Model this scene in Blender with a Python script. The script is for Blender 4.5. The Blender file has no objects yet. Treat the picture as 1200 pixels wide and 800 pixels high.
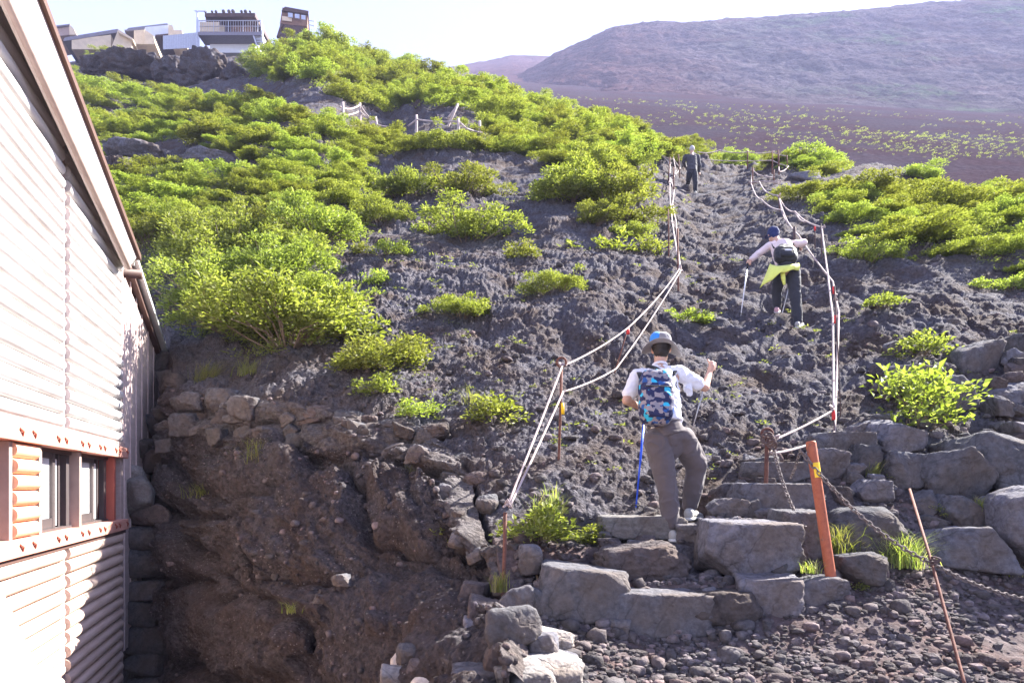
HAZE = .00042; SKY = .07; SUN = 5.0; EXPO = 2.78
import bpy, bmesh, math, random
import numpy as np
from mathutils import Vector, Matrix
sc = bpy.context.scene
COL = sc.collection
R = math.radians
EYE = 1.5                      # camera height above the origin
F = 800.0                      # focal length in photograph pixels
rng = np.random.default_rng(7)
random.seed(7)

def at(px, py, Y):
    """point of the photograph px,py lying Y metres ahead, in world metres"""
    return Vector(((px - 600.0) / F * Y, Y, (569.0 - py) / F * Y + EYE))

# ---------------------------------------------------------------- noise
def _h(ix, iy, iz, seed):
    h = (ix.astype(np.uint32) * np.uint32(374761393)) ^ (iy.astype(np.uint32) * np.uint32(668265263)) \
        ^ (iz.astype(np.uint32) * np.uint32(2147483647 - 40503 * 7)) ^ np.uint32((seed * 2654435761) & 0xffffffff)
    h = (h ^ (h >> np.uint32(13))) * np.uint32(1274126177)
    h = (h ^ (h >> np.uint32(15))) * np.uint32(2246822519)
    h = h ^ (h >> np.uint32(16))
    return h.astype(np.float64) / 4294967295.0

def vnoise(p, seed=0):
    p = np.asarray(p, dtype=np.float64)
    i = np.floor(p).astype(np.int64)
    f = p - i
    w = f * f * f * (f * (f * 6 - 15) + 10)
    out = 0.0
    for dx in (0, 1):
        wx = w[:, 0] if dx else 1 - w[:, 0]
        for dy in (0, 1):
            wy = w[:, 1] if dy else 1 - w[:, 1]
            for dz in (0, 1):
                wz = w[:, 2] if dz else 1 - w[:, 2]
                out = out + wx * wy * wz * _h(i[:, 0] + dx, i[:, 1] + dy, i[:, 2] + dz, seed)
    return out * 2 - 1

def fbm(p, octaves=4, seed=0, gain=0.5, lac=2.03):
    a, s, o = 1.0, 0.0, 0.0
    q = np.array(p, dtype=np.float64)
    for k in range(octaves):
        o = o + a * vnoise(q, seed + k * 17)
        s += a
        a *= gain
        q = q * lac + 5.3
    return o / s

def worley(p, seed=0):
    """2D cells on columns 0,1 of p: F1, F2, random value of the nearest cell"""
    x, y = p[:, 0], p[:, 1]
    ix, iy = np.floor(x).astype(np.int64), np.floor(y).astype(np.int64)
    f1 = np.full(len(x), 9.0); f2 = np.full(len(x), 9.0); cid = np.zeros(len(x))
    zz = np.zeros_like(ix)
    for dx in (-1, 0, 1):
        for dy in (-1, 0, 1):
            cx, cy = ix + dx, iy + dy
            jx = _h(cx, cy, zz, seed); jy = _h(cx, cy, zz + 1, seed)
            d = (cx + jx - x) ** 2 + (cy + jy - y) ** 2
            r = _h(cx, cy, zz + 2, seed)
            near = d < f1
            f2 = np.where(near, f1, np.minimum(f2, d))
            cid = np.where(near, r, cid)
            f1 = np.where(near, d, f1)
    return np.sqrt(f1), np.sqrt(f2), cid

def sstep(a, b, x):
    t = np.clip((x - a) / (b - a), 0, 1)
    return t * t * (3 - 2 * t)

# ---------------------------------------------------------------- mesh building
def link(o, parent=None):
    COL.objects.link(o)
    if parent is not None:
        o.parent = parent
    return o

def np_mesh(name, verts, faces, mats=None, smooth=True, mat_idx=None):
    """verts (N,3); faces: one (M,k) int array or a list of such arrays"""
    me = bpy.data.meshes.new(name)
    verts = np.asarray(verts, dtype=np.float32)
    if isinstance(faces, np.ndarray):
        faces = [faces]
    faces = [np.asarray(f, dtype=np.int32) for f in faces if len(f)]
    tot = [np.full(len(f), f.shape[1], dtype=np.int32) for f in faces]
    tot = np.concatenate(tot)
    loops = np.concatenate([f.ravel() for f in faces])
    start = np.concatenate([[0], np.cumsum(tot)[:-1]]).astype(np.int32)
    me.vertices.add(len(verts)); me.vertices.foreach_set('co', verts.ravel())
    me.loops.add(len(loops)); me.loops.foreach_set('vertex_index', loops.astype(np.int32))
    me.polygons.add(len(tot)); me.polygons.foreach_set('loop_start', start)
    me.polygons.foreach_set('loop_total', tot)
    me.polygons.foreach_set('use_smooth', np.full(len(tot), bool(smooth)))
    if mats is not None:
        for m in (mats if isinstance(mats, (list, tuple)) else [mats]):
            me.materials.append(m)
    if mat_idx is not None:
        me.polygons.foreach_set('material_index', np.asarray(mat_idx, dtype=np.int32))
    me.update(calc_edges=True)
    return me

class MB:
    """collects shapes; build() links them as one mesh object"""
    def __init__(self):
        self.v = []; self.f = {}; self.n = 0
    def add(self, v, f):
        v = np.asarray(v, dtype=np.float64)
        f = np.asarray(f, dtype=np.int64)
        self.f.setdefault(f.shape[1], []).append(f + self.n)
        self.v.append(v); self.n += len(v)
        return self
    def box(self, lo, hi, M=None):
        (a, b, c), (d, e, g) = lo, hi
        v = np.array([(a,b,c),(d,b,c),(d,e,c),(a,e,c),(a,b,g),(d,b,g),(d,e,g),(a,e,g)], float)
        if M is not None:
            v = np.array([tuple(M @ Vector(p)) for p in v])
        return self.add(v, [(0,3,2,1),(4,5,6,7),(0,1,5,4),(1,2,6,5),(2,3,7,6),(3,0,4,7)])
    def hexa(self, pts):
        """eight corners: bottom four in order, then the top four"""
        return self.add([tuple(p) for p in pts], [(0,3,2,1),(4,5,6,7),(0,1,5,4),(1,2,6,5),(2,3,7,6),(3,0,4,7)])
    def tube(self, pts, r, n=8, cap=True):
        pts = [Vector(p) for p in pts]
        if not isinstance(r, (list, tuple, np.ndarray)):
            r = [r] * len(pts)
        t = (pts[1] - pts[0]).normalized()
        u = t.orthogonal().normalized()
        v, f = [], []
        for i, p in enumerate(pts):
            tt = ((pts[min(i+1, len(pts)-1)] - pts[max(i-1, 0)])).normalized()
            u = (u - tt * u.dot(tt))
            u = u.normalized() if u.length > 1e-6 else tt.orthogonal().normalized()
            w = tt.cross(u)
            for k in range(n):
                a = 2 * math.pi * k / n
                v.append(tuple(p + (u * math.cos(a) + w * math.sin(a)) * r[i]))
        for i in range(len(pts) - 1):
            for k in range(n):
                f.append((i*n+k, i*n+(k+1) % n, (i+1)*n+(k+1) % n, (i+1)*n+k))
        base = self.n
        self.add(v, f)
        if cap:
            for i, flip in ((0, True), (len(pts) - 1, False)):
                self.v.append(np.array([tuple(pts[i])])); c = self.n; self.n += 1
                ring = [base + i*n + k for k in range(n)]
                tri = [(ring[(k+1) % n], ring[k], c) if flip else (ring[k], ring[(k+1) % n], c) for k in range(n)]
                self.f.setdefault(3, []).append(np.array(tri))
        return self
    def torus(self, c, ax, R_, r, nu=18, nv=7, sx=1.0, up=None):
        c, ax = Vector(c), Vector(ax).normalized()
        u = (Vector(up) - ax * Vector(up).dot(ax)).normalized() if up is not None else ax.orthogonal().normalized()
        w = ax.cross(u)
        v, f = [], []
        for i in range(nu):
            a = 2*math.pi*i/nu
            d = u*math.cos(a)*sx + w*math.sin(a)
            dn = (u*math.cos(a) + w*math.sin(a)).normalized()
            for j in range(nv):
                b = 2*math.pi*j/nv
                v.append(tuple(c + d*R_ + (dn*math.cos(b) + ax*math.sin(b))*r))
        for i in range(nu):
            for j in range(nv):
                f.append((i*nv+j, ((i+1)%nu)*nv+j, ((i+1)%nu)*nv+(j+1)%nv, i*nv+(j+1)%nv))
        return self.add(v, f)
    def grid(self, P, flip=False):
        """P (a,b,3) array of points -> quads"""
        a, b = P.shape[:2]
        idx = np.arange(a*b).reshape(a, b)
        q = np.stack([idx[:-1,:-1], idx[1:,:-1], idx[1:,1:], idx[:-1,1:]], -1).reshape(-1, 4)
        if flip: q = q[:, ::-1]
        return self.add(P.reshape(-1, 3), q)
    def mesh(self, name, mat, smooth=False, org=None):
        v = np.concatenate(self.v)
        if org is not None: v = v - np.array(tuple(org))
        return np_mesh(name, v, [np.concatenate(x) for x in self.f.values()], mat, smooth)
    def build(self, name, mat, parent=None, smooth=False, org=None, bevel=0):
        o = bpy.data.objects.new(name, self.mesh(name, mat, smooth, org))
        link(o, parent)
        if org is not None and parent is None: o.location = org
        if bevel:
            m = o.modifiers.new('bevel', 'BEVEL'); m.width = bevel; m.segments = 2; m.limit_method = 'ANGLE'
        return o

def tag(o, label=None, cat=None, group=None, kind=None):
    if label: o['label'] = label
    if cat: o['category'] = cat
    if group: o['group'] = group
    if kind: o['kind'] = kind
    return o
def empty(name, loc=(0,0,0), rz=0):
    o = bpy.data.objects.new(name, None); COL.objects.link(o)
    o.location = loc; o.rotation_euler = (0, 0, rz); o.empty_display_size = .2
    return o

# ---------------------------------------------------------------- materials
class NT:
    def __init__(self, name):
        self.m = bpy.data.materials.new(name); self.m.use_nodes = True
        self.t = self.m.node_tree; self.t.nodes.clear()
        self.out = self.n('ShaderNodeOutputMaterial')
        self.co = self.n('ShaderNodeTexCoord').outputs['Object']
    def n(self, typ, **kw):
        nd = self.t.nodes.new(typ)
        for k, v in kw.items():
            if k in nd.inputs.keys():
                nd.inputs[k].default_value = v
            else:
                setattr(nd, k, v)
        return nd
    def l(self, a, b): self.t.links.new(a, b)
    def noise(self, scale, detail=4, rough=.55, vec=None, dist=0):
        nd = self.n('ShaderNodeTexNoise')
        nd.inputs['Scale'].default_value = scale; nd.inputs['Detail'].default_value = detail
        nd.inputs['Roughness'].default_value = rough; nd.inputs['Distortion'].default_value = dist
        self.l(vec or self.co, nd.inputs['Vector']); return nd.outputs['Fac']
    def voro(self, scale, feature='F1', out='Distance', vec=None, rand=1.0):
        nd = self.n('ShaderNodeTexVoronoi', feature=feature)
        nd.inputs['Scale'].default_value = scale; nd.inputs['Randomness'].default_value = rand
        self.l(vec or self.co, nd.inputs['Vector']); return nd.outputs[out]
    def mapping(self, scale=(1,1,1), rot=(0,0,0), loc=(0,0,0)):
        nd = self.n('ShaderNodeMapping'); nd.inputs['Scale'].default_value = scale
        nd.inputs['Rotation'].default_value = rot; nd.inputs['Location'].default_value = loc
        self.l(self.co, nd.inputs['Vector']); return nd.outputs['Vector']
    def ramp(self, fac, stops, interp='LINEAR'):
        nd = self.n('ShaderNodeValToRGB'); cr = nd.color_ramp; cr.interpolation = interp
        while len(cr.elements) < len(stops): cr.elements.new(.5)
        for e, (p, c) in zip(cr.elements, stops):
            e.position = p; e.color = (*c, 1) if len(c) == 3 else c
        self.l(fac, nd.inputs['Fac']); return nd.outputs['Color']
    def mix(self, fac, a, b, blend='MIX'):
        nd = self.n('ShaderNodeMix', data_type='RGBA', blend_type=blend)
        for inp, val in ((nd.inputs['Factor'], fac), (nd.inputs['A'], a), (nd.inputs['B'], b)):
            pass
        fi = nd.inputs[0]; ai = nd.inputs[6]; bi = nd.inputs[7]
        for inp, val in ((fi, fac), (ai, a), (bi, b)):
            if isinstance(val, bpy.types.NodeSocket): self.l(val, inp)
            elif isinstance(val, (int, float)): inp.default_value = val
            else: inp.default_value = (*val, 1)
        return nd.outputs[2]
    def math(self, op, a, b=None):
        nd = self.n('ShaderNodeMath', operation=op)
        for i, val in enumerate((a, b)):
            if val is None: continue
            if isinstance(val, bpy.types.NodeSocket): self.l(val, nd.inputs[i])
            else: nd.inputs[i].default_value = val
        return nd.outputs[0]
    def bump(self, h, strength=.5, dist=.02, nrm=None):
        nd = self.n('ShaderNodeBump'); nd.inputs['Strength'].default_value = strength
        nd.inputs['Distance'].default_value = dist; self.l(h, nd.inputs['Height'])
        if nrm is not None: self.l(nrm, nd.inputs['Normal'])
        return nd.outputs['Normal']
    def bsdf(self, color, rough=.8, metal=0, nrm=None, spec=.3, **kw):
        nd = self.n('ShaderNodeBsdfPrincipled')
        if isinstance(color, bpy.types.NodeSocket): self.l(color, nd.inputs['Base Color'])
        else: nd.inputs['Base Color'].default_value = (*color, 1)
        if isinstance(rough, bpy.types.NodeSocket): self.l(rough, nd.inputs['Roughness'])
        else: nd.inputs['Roughness'].default_value = rough
        nd.inputs['Metallic'].default_value = metal
        nd.inputs['Specular IOR Level'].default_value = spec
        if nrm is not None: self.l(nrm, nd.inputs['Normal'])
        for k, v in kw.items(): nd.inputs[k].default_value = v
        self.l(nd.outputs[0], self.out.inputs['Surface'])
        return nd

def simple(name, col, rough=.7, metal=0, var=.15, scale=6, bump=0, bscale=40, spec=.3):
    t = NT(name)
    n = t.noise(scale, 5, .6)
    c = t.ramp(n, [(.25, tuple(x*(1-var) for x in col)), (.75, tuple(min(1, x*(1+var)) for x in col))])
    nr = t.bump(t.noise(bscale, 4), bump, .01) if bump else None
    t.bsdf(c, rough, metal, nr, spec)
    return t.m

M = {}
def lava(name, dark, mid, brown, brown_amt=.5, bump=.6, bscale=1.0, pale=None, vary=False, bd=.03, specks=0):
    t = NT(name)
    n1 = t.noise(1.7, 6, .62)
    n2 = t.noise(19, 6, .7)
    base = t.ramp(n2, [(.28, dark), (.55, mid), (.8, tuple(min(1, c*1.55) for c in mid))])
    m = t.ramp(n1, [(.5 - .1*brown_amt, (0,0,0)), (.72 - .1*brown_amt, (1,1,1))])
    c = t.mix(m, base, t.ramp(n2, [(.3, tuple(x*.55 for x in brown)), (.75, tuple(x*1.3 for x in brown))]))
    if pale is not None:
        pm = t.ramp(t.noise(5, 7, .72), [(.62, (0,0,0)), (.72, (1,1,1))])
        c = t.mix(t.math('MULTIPLY', pm, .55), c, pale)
    if specks:
        f = t.ramp(t.voro(specks, out='Distance'), [(.16, (1,1,1)), (.24, (0,0,0))])
        c = t.mix(t.math('MULTIPLY', f, t.ramp(t.noise(2.3, 4), [(.42, (0,0,0)), (.6, (.7,.7,.7))])), c, (.27,.25,.245))
    if vary:
        oi = t.n('ShaderNodeObjectInfo').outputs['Random'] if vary is True else t.math('MULTIPLY', t.math('POWER', t.n('ShaderNodeNewGeometry').outputs['Random Per Island'], 2.0), 1.5); hs = t.n('ShaderNodeHueSaturation')
        t.l(t.math('ADD', t.math('MULTIPLY', oi, .7), .68), hs.inputs['Value']); t.l(t.math('ADD', t.math('MULTIPLY', oi, .5), .7), hs.inputs['Saturation']); t.l(c, hs.inputs['Color']); c = hs.outputs['Color']
    h1 = t.noise(26*bscale, 8, .72)
    h2 = t.voro(34*bscale)
    h = t.math('ADD', h1, t.math('MULTIPLY', h2, .5))
    if vary is True:       # fracture lines of broken rock
        wp = t.n('ShaderNodeMix', data_type='VECTOR'); wp.inputs[0].default_value = .35
        nz = t.n('ShaderNodeTexNoise'); nz.inputs['Scale'].default_value = 3.0; nz.inputs['Detail'].default_value = 4; t.l(t.co, nz.inputs['Vector'])
        t.l(t.co, wp.inputs[4]); t.l(nz.outputs['Color'], wp.inputs[5])
        cr_ = t.ramp(t.voro(4.2, 'DISTANCE_TO_EDGE', vec=wp.outputs[1]), [(0, (0,0,0)), (.035, (1,1,1))])
        h = t.math('ADD', h, t.math('MULTIPLY', cr_, .55))
        c = t.mix(t.math('MULTIPLY', t.math('SUBTRACT', 1.0, cr_), .35), c, (.03,.027,.028))
        dm = t.ramp(t.noise(2.1, 6, .7), [(.48, (0,0,0)), (.66, (1,1,1))])
        c = t.mix(t.math('MULTIPLY', dm, .55), c, (.13,.105,.09))
    t.bsdf(c, .95, 0, t.bump(h, bump, bd/bscale), .06)
    return t.m
M['lava'] = lava('lava_rock', (.037,.035,.04), (.124,.117,.132), (.1,.076,.066), .85, 1.0, 1.0, (.22,.205,.22), False, .05)
M['cliff'] = lava('brown_lava_bank', (.036,.032,.035), (.1,.089,.094), (.095,.073,.067), .6, 1.0, .8, (.17,.155,.15), False, .06, 27)
M['rubble'] = lava('old_mortar_rubble', (.06,.053,.054), (.15,.135,.135), (.13,.105,.095), .4, 1.0, .8, (.24,.22,.21), False, .05)
M['rock'] = lava('grey_basalt', (.055,.054,.062), (.118,.115,.128), (.12,.1,.09), .3, .5, 1.2, (.22,.21,.205), True)
M['rock_dark'] = lava('dark_basalt', (.05,.049,.054), (.11,.107,.115), (.1,.08,.07), .3, .5, 1.2, (.18,.17,.17), True)
M['rock_brown'] = lava('brown_scoria', (.04,.034,.036), (.092,.08,.08), (.09,.064,.057), .5, .6, 1.2, (.2,.17,.155), True)
M['rock_pale'] = lava('pale_mortar_rock', (.13,.12,.115), (.25,.235,.225), (.22,.18,.15), .4, .5, 1.2, (.4,.38,.36), True)
M['mortar'] = lava('white_mortar', (.35,.33,.31), (.6,.57,.54), (.4,.34,.29), .1, .4, 1.2, (.7,.68,.65))
M['pebble'] = lava('gravel_pebbles', (.05,.043,.045), (.112,.1,.102), (.105,.08,.075), .6, .5, 1.5, (.24,.22,.21), 'island')
M['gravel'] = lava('scoria_gravel', (.045,.037,.038), (.1,.083,.084), (.095,.062,.056), .6, .5, 1.5, (.24,.22,.21))

def leafmat(name, cols, trans=.55, rough=.55):
    t = NT(name)
    info = t.n('ShaderNodeNewGeometry').outputs['Random Per Island']
    c = t.ramp(info, [(i/(len(cols)-1), c) for i, c in enumerate(cols)])
    oi = t.n('ShaderNodeObjectInfo').outputs['Random']
    hs = t.n('ShaderNodeHueSaturation')
    t.l(t.math('ADD', t.math('MULTIPLY', oi, .04), .474), hs.inputs['Hue'])
    t.l(t.math('ADD', t.math('MULTIPLY', oi, .5), .76), hs.inputs['Value'])
    t.l(c, hs.inputs['Color'])
    c = hs.outputs['Color']
    d = t.n('ShaderNodeBsdfPrincipled'); t.l(c, d.inputs['Base Color'])
    d.inputs['Roughness'].default_value = rough; d.inputs['Specular IOR Level'].default_value = .35
    tr = t.n('ShaderNodeBsdfTranslucent')
    t.l(t.mix(1.0, c, (.95, 1.0, .4), 'MULTIPLY') , tr.inputs['Color'])
    mx = t.n('ShaderNodeMixShader'); mx.inputs[0].default_value = trans
    t.l(d.outputs[0], mx.inputs[1]); t.l(tr.outputs[0], mx.inputs[2])
    t.l(mx.outputs[0], t.out.inputs['Surface'])
    return t.m
M['leaf'] = leafmat('green_leaves', [(.11,.14,.033), (.18,.22,.05), (.25,.29,.08), (.32,.35,.14)])
M['leaf_pale'] = leafmat('pale_leaves', [(.14,.17,.06), (.2,.23,.09), (.26,.27,.12)])
M['grass'] = leafmat('grass_blades', [(.17,.23,.06), (.27,.31,.1), (.36,.34,.17)])
M['twig'] = simple('grey_twig', (.16,.12,.09), .9)
# ---------------------------------------------------------------- terrain height
CP = [  # px, py, metres ahead
 (640,830,3.7),(800,830,3.75),(1000,820,3.85),(1200,810,4.0),(1400,800,4.0),
 (690,760,4.4),(800,742,4.75),(900,738,4.65),(975,700,4.95),(1100,690,5.2),(1200,655,5.7),(1400,650,5.6),
 (830,694,4.98),(740,700,4.95),(850,668,5.25),(660,720,4.75),
 (860,618,5.55),(760,655,5.45),(960,650,5.4),(1060,640,5.6),
 (788,634,5.72),(808,610,6.02),(880,592,6.0),(700,600,6.0),(650,560,6.3),(960,560,6.3),(1050,560,6.3),(1200,560,6.5),
 (600,690,4.85),(570,600,5.9),(560,555,6.5),
 (700,500,7.1),(850,500,7.15),(1000,500,7.1),(600,450,8.2),(850,440,8.6),(980,420,9.0),(1120,450,7.9),
 (500,430,8.9),(400,450,8.75),(300,450,8.9),(500,500,7.7),(400,486,8.1),(300,466,8.6),(215,455,9.2),
 (800,375,10.6),(935,384,10.4),(800,300,13.7),(810,228,22.7),(800,185,28),(800,166,33),(800,178,44),
 (930,300,12.6),(950,250,16),(930,212,22),(920,190,27),(920,202,36),
 (1050,350,10.3),(1050,280,13.3),(1050,230,18),(1020,199,25),(1020,220,34),
 (1150,350,10),(1150,290,12.5),(1150,245,17),(1180,226,20.5),(1180,255,28),
 (1400,500,7),(1400,350,10.5),(1400,270,17),(1400,300,28),
 (450,300,13),(450,220,19),(450,150,30),(450,90,48),(440,63,65),(440,82,82),(480,76,62),(480,92,82),(520,88,58),(520,104,76),(560,99,54),(560,116,70),(400,55,70),(400,78,90),
 (600,350,11.4),(600,280,14.5),(600,200,20.5),(600,150,30),(600,112,42),(600,103,52),(600,122,66),
 (700,300,13),(700,220,18.5),(700,170,26),(700,142,36),(700,136,42),(700,152,54),
 (300,330,12),(300,250,16),(300,200,20),(300,150,27),(300,110,38),(270,66,78),(270,70,100),
 (200,400,10.4),(200,320,13),(130,250,18),(160,160,30),(160,110,46),(120,62,80),(100,70,100),
 (-100,250,16),(-100,150,26),(-100,60,80),(360,51,78),(360,66,100),(320,56,78),(320,66,100),
]
_cp = np.array(CP, float)
_S = np.stack([(_cp[:,0]-600)/F, 4.0/_cp[:,2]], 1)
_Q = (569 - _cp[:,1]) / F
def _phi(d2): return np.where(d2 > 0, .5*d2*np.log(d2 + 1e-12), 0)
_n = len(_S)
_K = _phi(((_S[:,None]-_S[None])**2).sum(-1)) + np.eye(_n)*2e-4
_P = np.concatenate([np.ones((_n,1)), _S], 1)
_A = np.zeros((_n+3, _n+3)); _A[:_n,:_n] = _K; _A[:_n,_n:] = _P; _A[_n:,:_n] = _P.T
_W = np.linalg.solve(_A, np.concatenate([_Q, np.zeros(3)]))
def qfun(s, u4):
    out = np.empty(len(s))
    for a in range(0, len(s), 60000):
        X = np.stack([s[a:a+60000], u4[a:a+60000]], 1)
        K = _phi(((X[:,None]-_S[None])**2).sum(-1))
        out[a:a+60000] = K @ _W[:_n] + _W[_n] + X @ _W[_n+1:]
    return out
def base_z(x, y):
    """smooth ground height at world x,y"""
    x = np.atleast_1d(np.asarray(x, float)); y = np.atleast_1d(np.asarray(y, float))
    yy = np.maximum(y, 2.2)
    return qfun(x/yy, 4.0/yy)*yy + EYE

# edge of the bank: left of it the ground drops to the yard beside the hut
RIM_PX = [(205,455,9.25),(240,462,9.0),(275,466,8.7),(340,474,8.3),(420,492,7.9),(500,506,7.5),(555,556,6.75),(578,630,5.7),(596,700,4.85),(636,765,4.25),(640,830,3.7),(600,980,2.6)]
RIM = [at(*p) for p in RIM_PX]
_rim2 = [(-30, 19.0), (-9.5, 13.2), (-5.55, 11.0)] + [(p.x, p.y) for p in RIM] + [(.1, .5)]
def rim_dist(x, y):
    """signed distance to the bank's edge in plan, positive on the yard side"""
    best = np.full(len(x), 1e9); sg = np.zeros(len(x))
    for (ax, ay), (bx, by) in zip(_rim2[:-1], _rim2[1:]):
        dx, dy = bx-ax, by-ay
        t = np.clip(((x-ax)*dx + (y-ay)*dy)/(dx*dx+dy*dy), 0, 1)
        ex, ey = x-(ax+t*dx), y-(ay+t*dy)
        d = ex*ex + ey*ey
        cr = dx*ey - dy*ex          # left of the direction of travel > 0
        nb = d < best - 1e-9
        best = np.where(nb, d, best); sg = np.where(nb, cr, sg)
    return np.sqrt(best) * np.where(sg < 0, 1, -1)
def lava_disp(x, y, z, Y):
    """height of the clinker above the smooth slope"""
    p = np.stack([x, y*1.0, z], 1)
    w = np.stack([fbm(p*.9, 3, 3), fbm(p*.9+31, 3, 5), fbm(p*.9+57, 3, 8)], 1)
    pw = p + w*.35
    big = fbm(p*.28, 4, 11)
    ridge = 1 - np.abs(fbm(pw*np.array([.55,.55,.9]), 4, 23))*2.2
    f1, f2, c = worley(pw[:, :2]*1.25, 2)
    k1 = np.clip(1-f1*f1*1.3, 0, 1)*(.35+.9*c)*.85
    f1, f2, c = worley(pw[:, :2]*3.1+9, 4)
    k2 = np.clip(1-f1*f1*1.4, 0, 1)*(.2+c)
    f1, f2, c = worley((pw[:, :2]+w[:, :2]*.1)*7.5+3, 6)
    k3 = np.clip(1-f1*f1*1.4, 0, 1)*(.2+c)
    f1, f2, c = worley(p[:, :2]*17+3, 9)
    k4 = np.clip(1-f1*f1*1.5, 0, 1)*(.1+c)
    f1, f2, c = worley(p[:, :2]*36+3, 10)
    k5 = np.clip(1-f1*f1*1.5, 0, 1)*(.1+c)*np.clip((13-Y)/5, 0, 1)
    fine = fbm(p*9, 3, 41)
    m1 = np.clip(.9 + 1.6*fbm(p*.22+71, 3, 93), .15, 1.8)          # broad lumps here, crumbs there
    m2 = np.clip(1.0 + 1.5*fbm(p*.35+17, 3, 95), .25, 1.7)
    ash = sstep(.12, .3, fbm(p*.3+5, 3, 97))                         # patches of loose ash
    d = .26*big + .05*ridge + .20*k1*m1 + (.13*k2*m1 + .085*k3*m2)*(1-.75*ash) + .045*k4*m2 + .02*k5 + .03*fine + .05*ash
    return d - .24
LOOSE = lambda x, y: np.zeros(len(x))
def trail_mask(x, y):
    """1 on the loose gravel of the path at the bottom"""
    px = x/np.maximum(y, .1)*F + 600
    n = fbm(np.stack([x, y, y*0], 1)*1.3, 3, 77)*.35
    t1 = sstep(5.75, 5.0, y + n - np.clip((px-880)/320, 0, 1)*1.1)
    return t1
TREADS = [  # px from, px to, near edge, far edge, height: the trodden earth behind each row of step stones
 (690, 940, 4.93, 5.5, at(830,684,4.95).z), (640, 830, 5.5, 5.95, at(760,640,5.6).z), (800, 950, 5.62, 6.05, at(868,608,5.65).z), (840, 960, 6.1, 6.5, at(900,566,6.2).z)]
MOUNDS = [(*at(1065, 200, 23), .55, 1.5, 1.2), (*at(1010, 205, 22), .25, 1.0, 1.0)]
FEET = [(*at(*p), r_) for p, r_ in (((789,635,5.72),.2), ((811,612,6.05),.22), ((937,385,10.40),.25), ((911,368,10.75),.22), ((815,228,22.7),.35), ((806,217,23.2),.3))]
def ground_z(x, y):
    x = np.atleast_1d(np.asarray(x, float)); y = np.atleast_1d(np.asarray(y, float))
    z = base_z(x, y)
    d = lava_disp(x, y, z, y)
    tm = trail_mask(x, y)
    pth = np.stack([x, y, z], 1)
    soft = .05*fbm(pth*1.5, 4, 61) + .018*fbm(pth*9, 3, 63)
    amp = np.clip(y/9.0, .6, 1.0) * (.8 + .5*fbm(pth*.16, 2, 91))
    z2 = z + (d*amp)*(1-tm) + soft*tm
    pxx = x/np.maximum(y, .1)*F + 600
    for a_, b_, y0_, y1_, zt in TREADS:
        wgt = sstep(a_-16, a_+10, pxx)*(1-sstep(b_-10, b_+16, pxx))*sstep(y0_-.04, y0_+.05, y)*(1-sstep(y1_-.03, y1_+.1, y))
        z2 = z2*(1-wgt) + (zt + .012*fbm(pth*6, 3, 65))*wgt
    for fx, fy, fz, fh, fa, fb in MOUNDS:
        z2 = z2 + fh*np.exp(-(((x-fx)/fa)**2 + ((y-fy)/fb)**2))
    for fx, fy, fz, fr in FEET:
        wgt = np.exp(-(((x-fx)**2 + (y-fy)**2)/(fr*fr))**2)
        z2 = z2*(1-wgt) + fz*wgt
    r = rim_dist(x, y)
    z2 = z2 - np.clip((r - .02)*7.0, 0, 6.0)
    return z2

# projected grid: rows closer together near the camera
def rows(y0, y1, n, w):
    Yg = np.geomspace(y0, y1, 6000)
    dens = w*(1/Yg**2)/((1/y0-1/y1)) + (1-w)*(1/Yg)/np.log(y1/y0)
    c = np.concatenate([[0], np.cumsum((dens[1:]+dens[:-1])/2*np.diff(Yg))]); c /= c[-1]
    return np.interp(np.linspace(0, 1, n), c, Yg)
Ys = np.concatenate([np.linspace(1.2, 3.4, 12)[:-1], rows(3.4, 104, 1200, .42)])
Ss = np.concatenate([np.linspace(-1.5, -.8, 60)[:-1], np.linspace(-.8, .8, 1320), np.linspace(.8, 1.5, 60)[1:]])
SS, YY = np.meshgrid(Ss, Ys)
gx, gy = (SS*YY).ravel(), YY.ravel()
gz = ground_z(gx, gy)
# lean the clinker outwards a little so that it is not a pure height field
gp = np.stack([gx, gy, gz], 1)
lean = (1-trail_mask(gx, gy)) * np.clip(gy/9, .4, 1.3)
gp[:, 0] += .04*fbm(gp*2.3, 3, 101)*lean
gp[:, 1] += (.05*fbm(gp*2.6+7, 3, 103) + .025*fbm(gp*8, 2, 105))*lean
a, b = YY.shape
idx = np.arange(a*b).reshape(a, b)
quads = np.stack([idx[:-1,:-1], idx[:-1,1:], idx[1:,1:], idx[1:,:-1]], -1).reshape(-1, 4)
tm_v = trail_mask(gx, gy)
mi = (tm_v[quads[:, 0]] > .5).astype(np.int32)
hill_me = np_mesh('slope', gp, quads, [M['lava'], M['gravel']], True, mi)
slope = link(bpy.data.objects.new('slope', hill_me)); tag(slope, kind='structure')

# look-up: where a line of sight of the photograph meets the ground
_hY = np.geomspace(3.5, 100, 1500)
def hits(px, py):
    px = np.atleast_1d(px).astype(float); py = np.atleast_1d(py).astype(float)
    out = np.full(len(px), np.nan)
    for i in range(len(px)):
        s = (px[i]-600)/F
        q = qfun(np.full(len(_hY), s), 4/_hY)
        ok = np.nonzero(q >= (569-py[i])/F)[0]
        if len(ok): out[i] = _hY[ok[0]]
    return out
def on_ground(px, py, sink=0.0):
    """ground point seen at px,py"""
    Y = hits([px], [py])[0]
    if np.isnan(Y): Y = 60.0
    X = (px-600)/F*Y
    return Vector((X, Y, float(ground_z([X], [Y])[0]) - sink))

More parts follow.
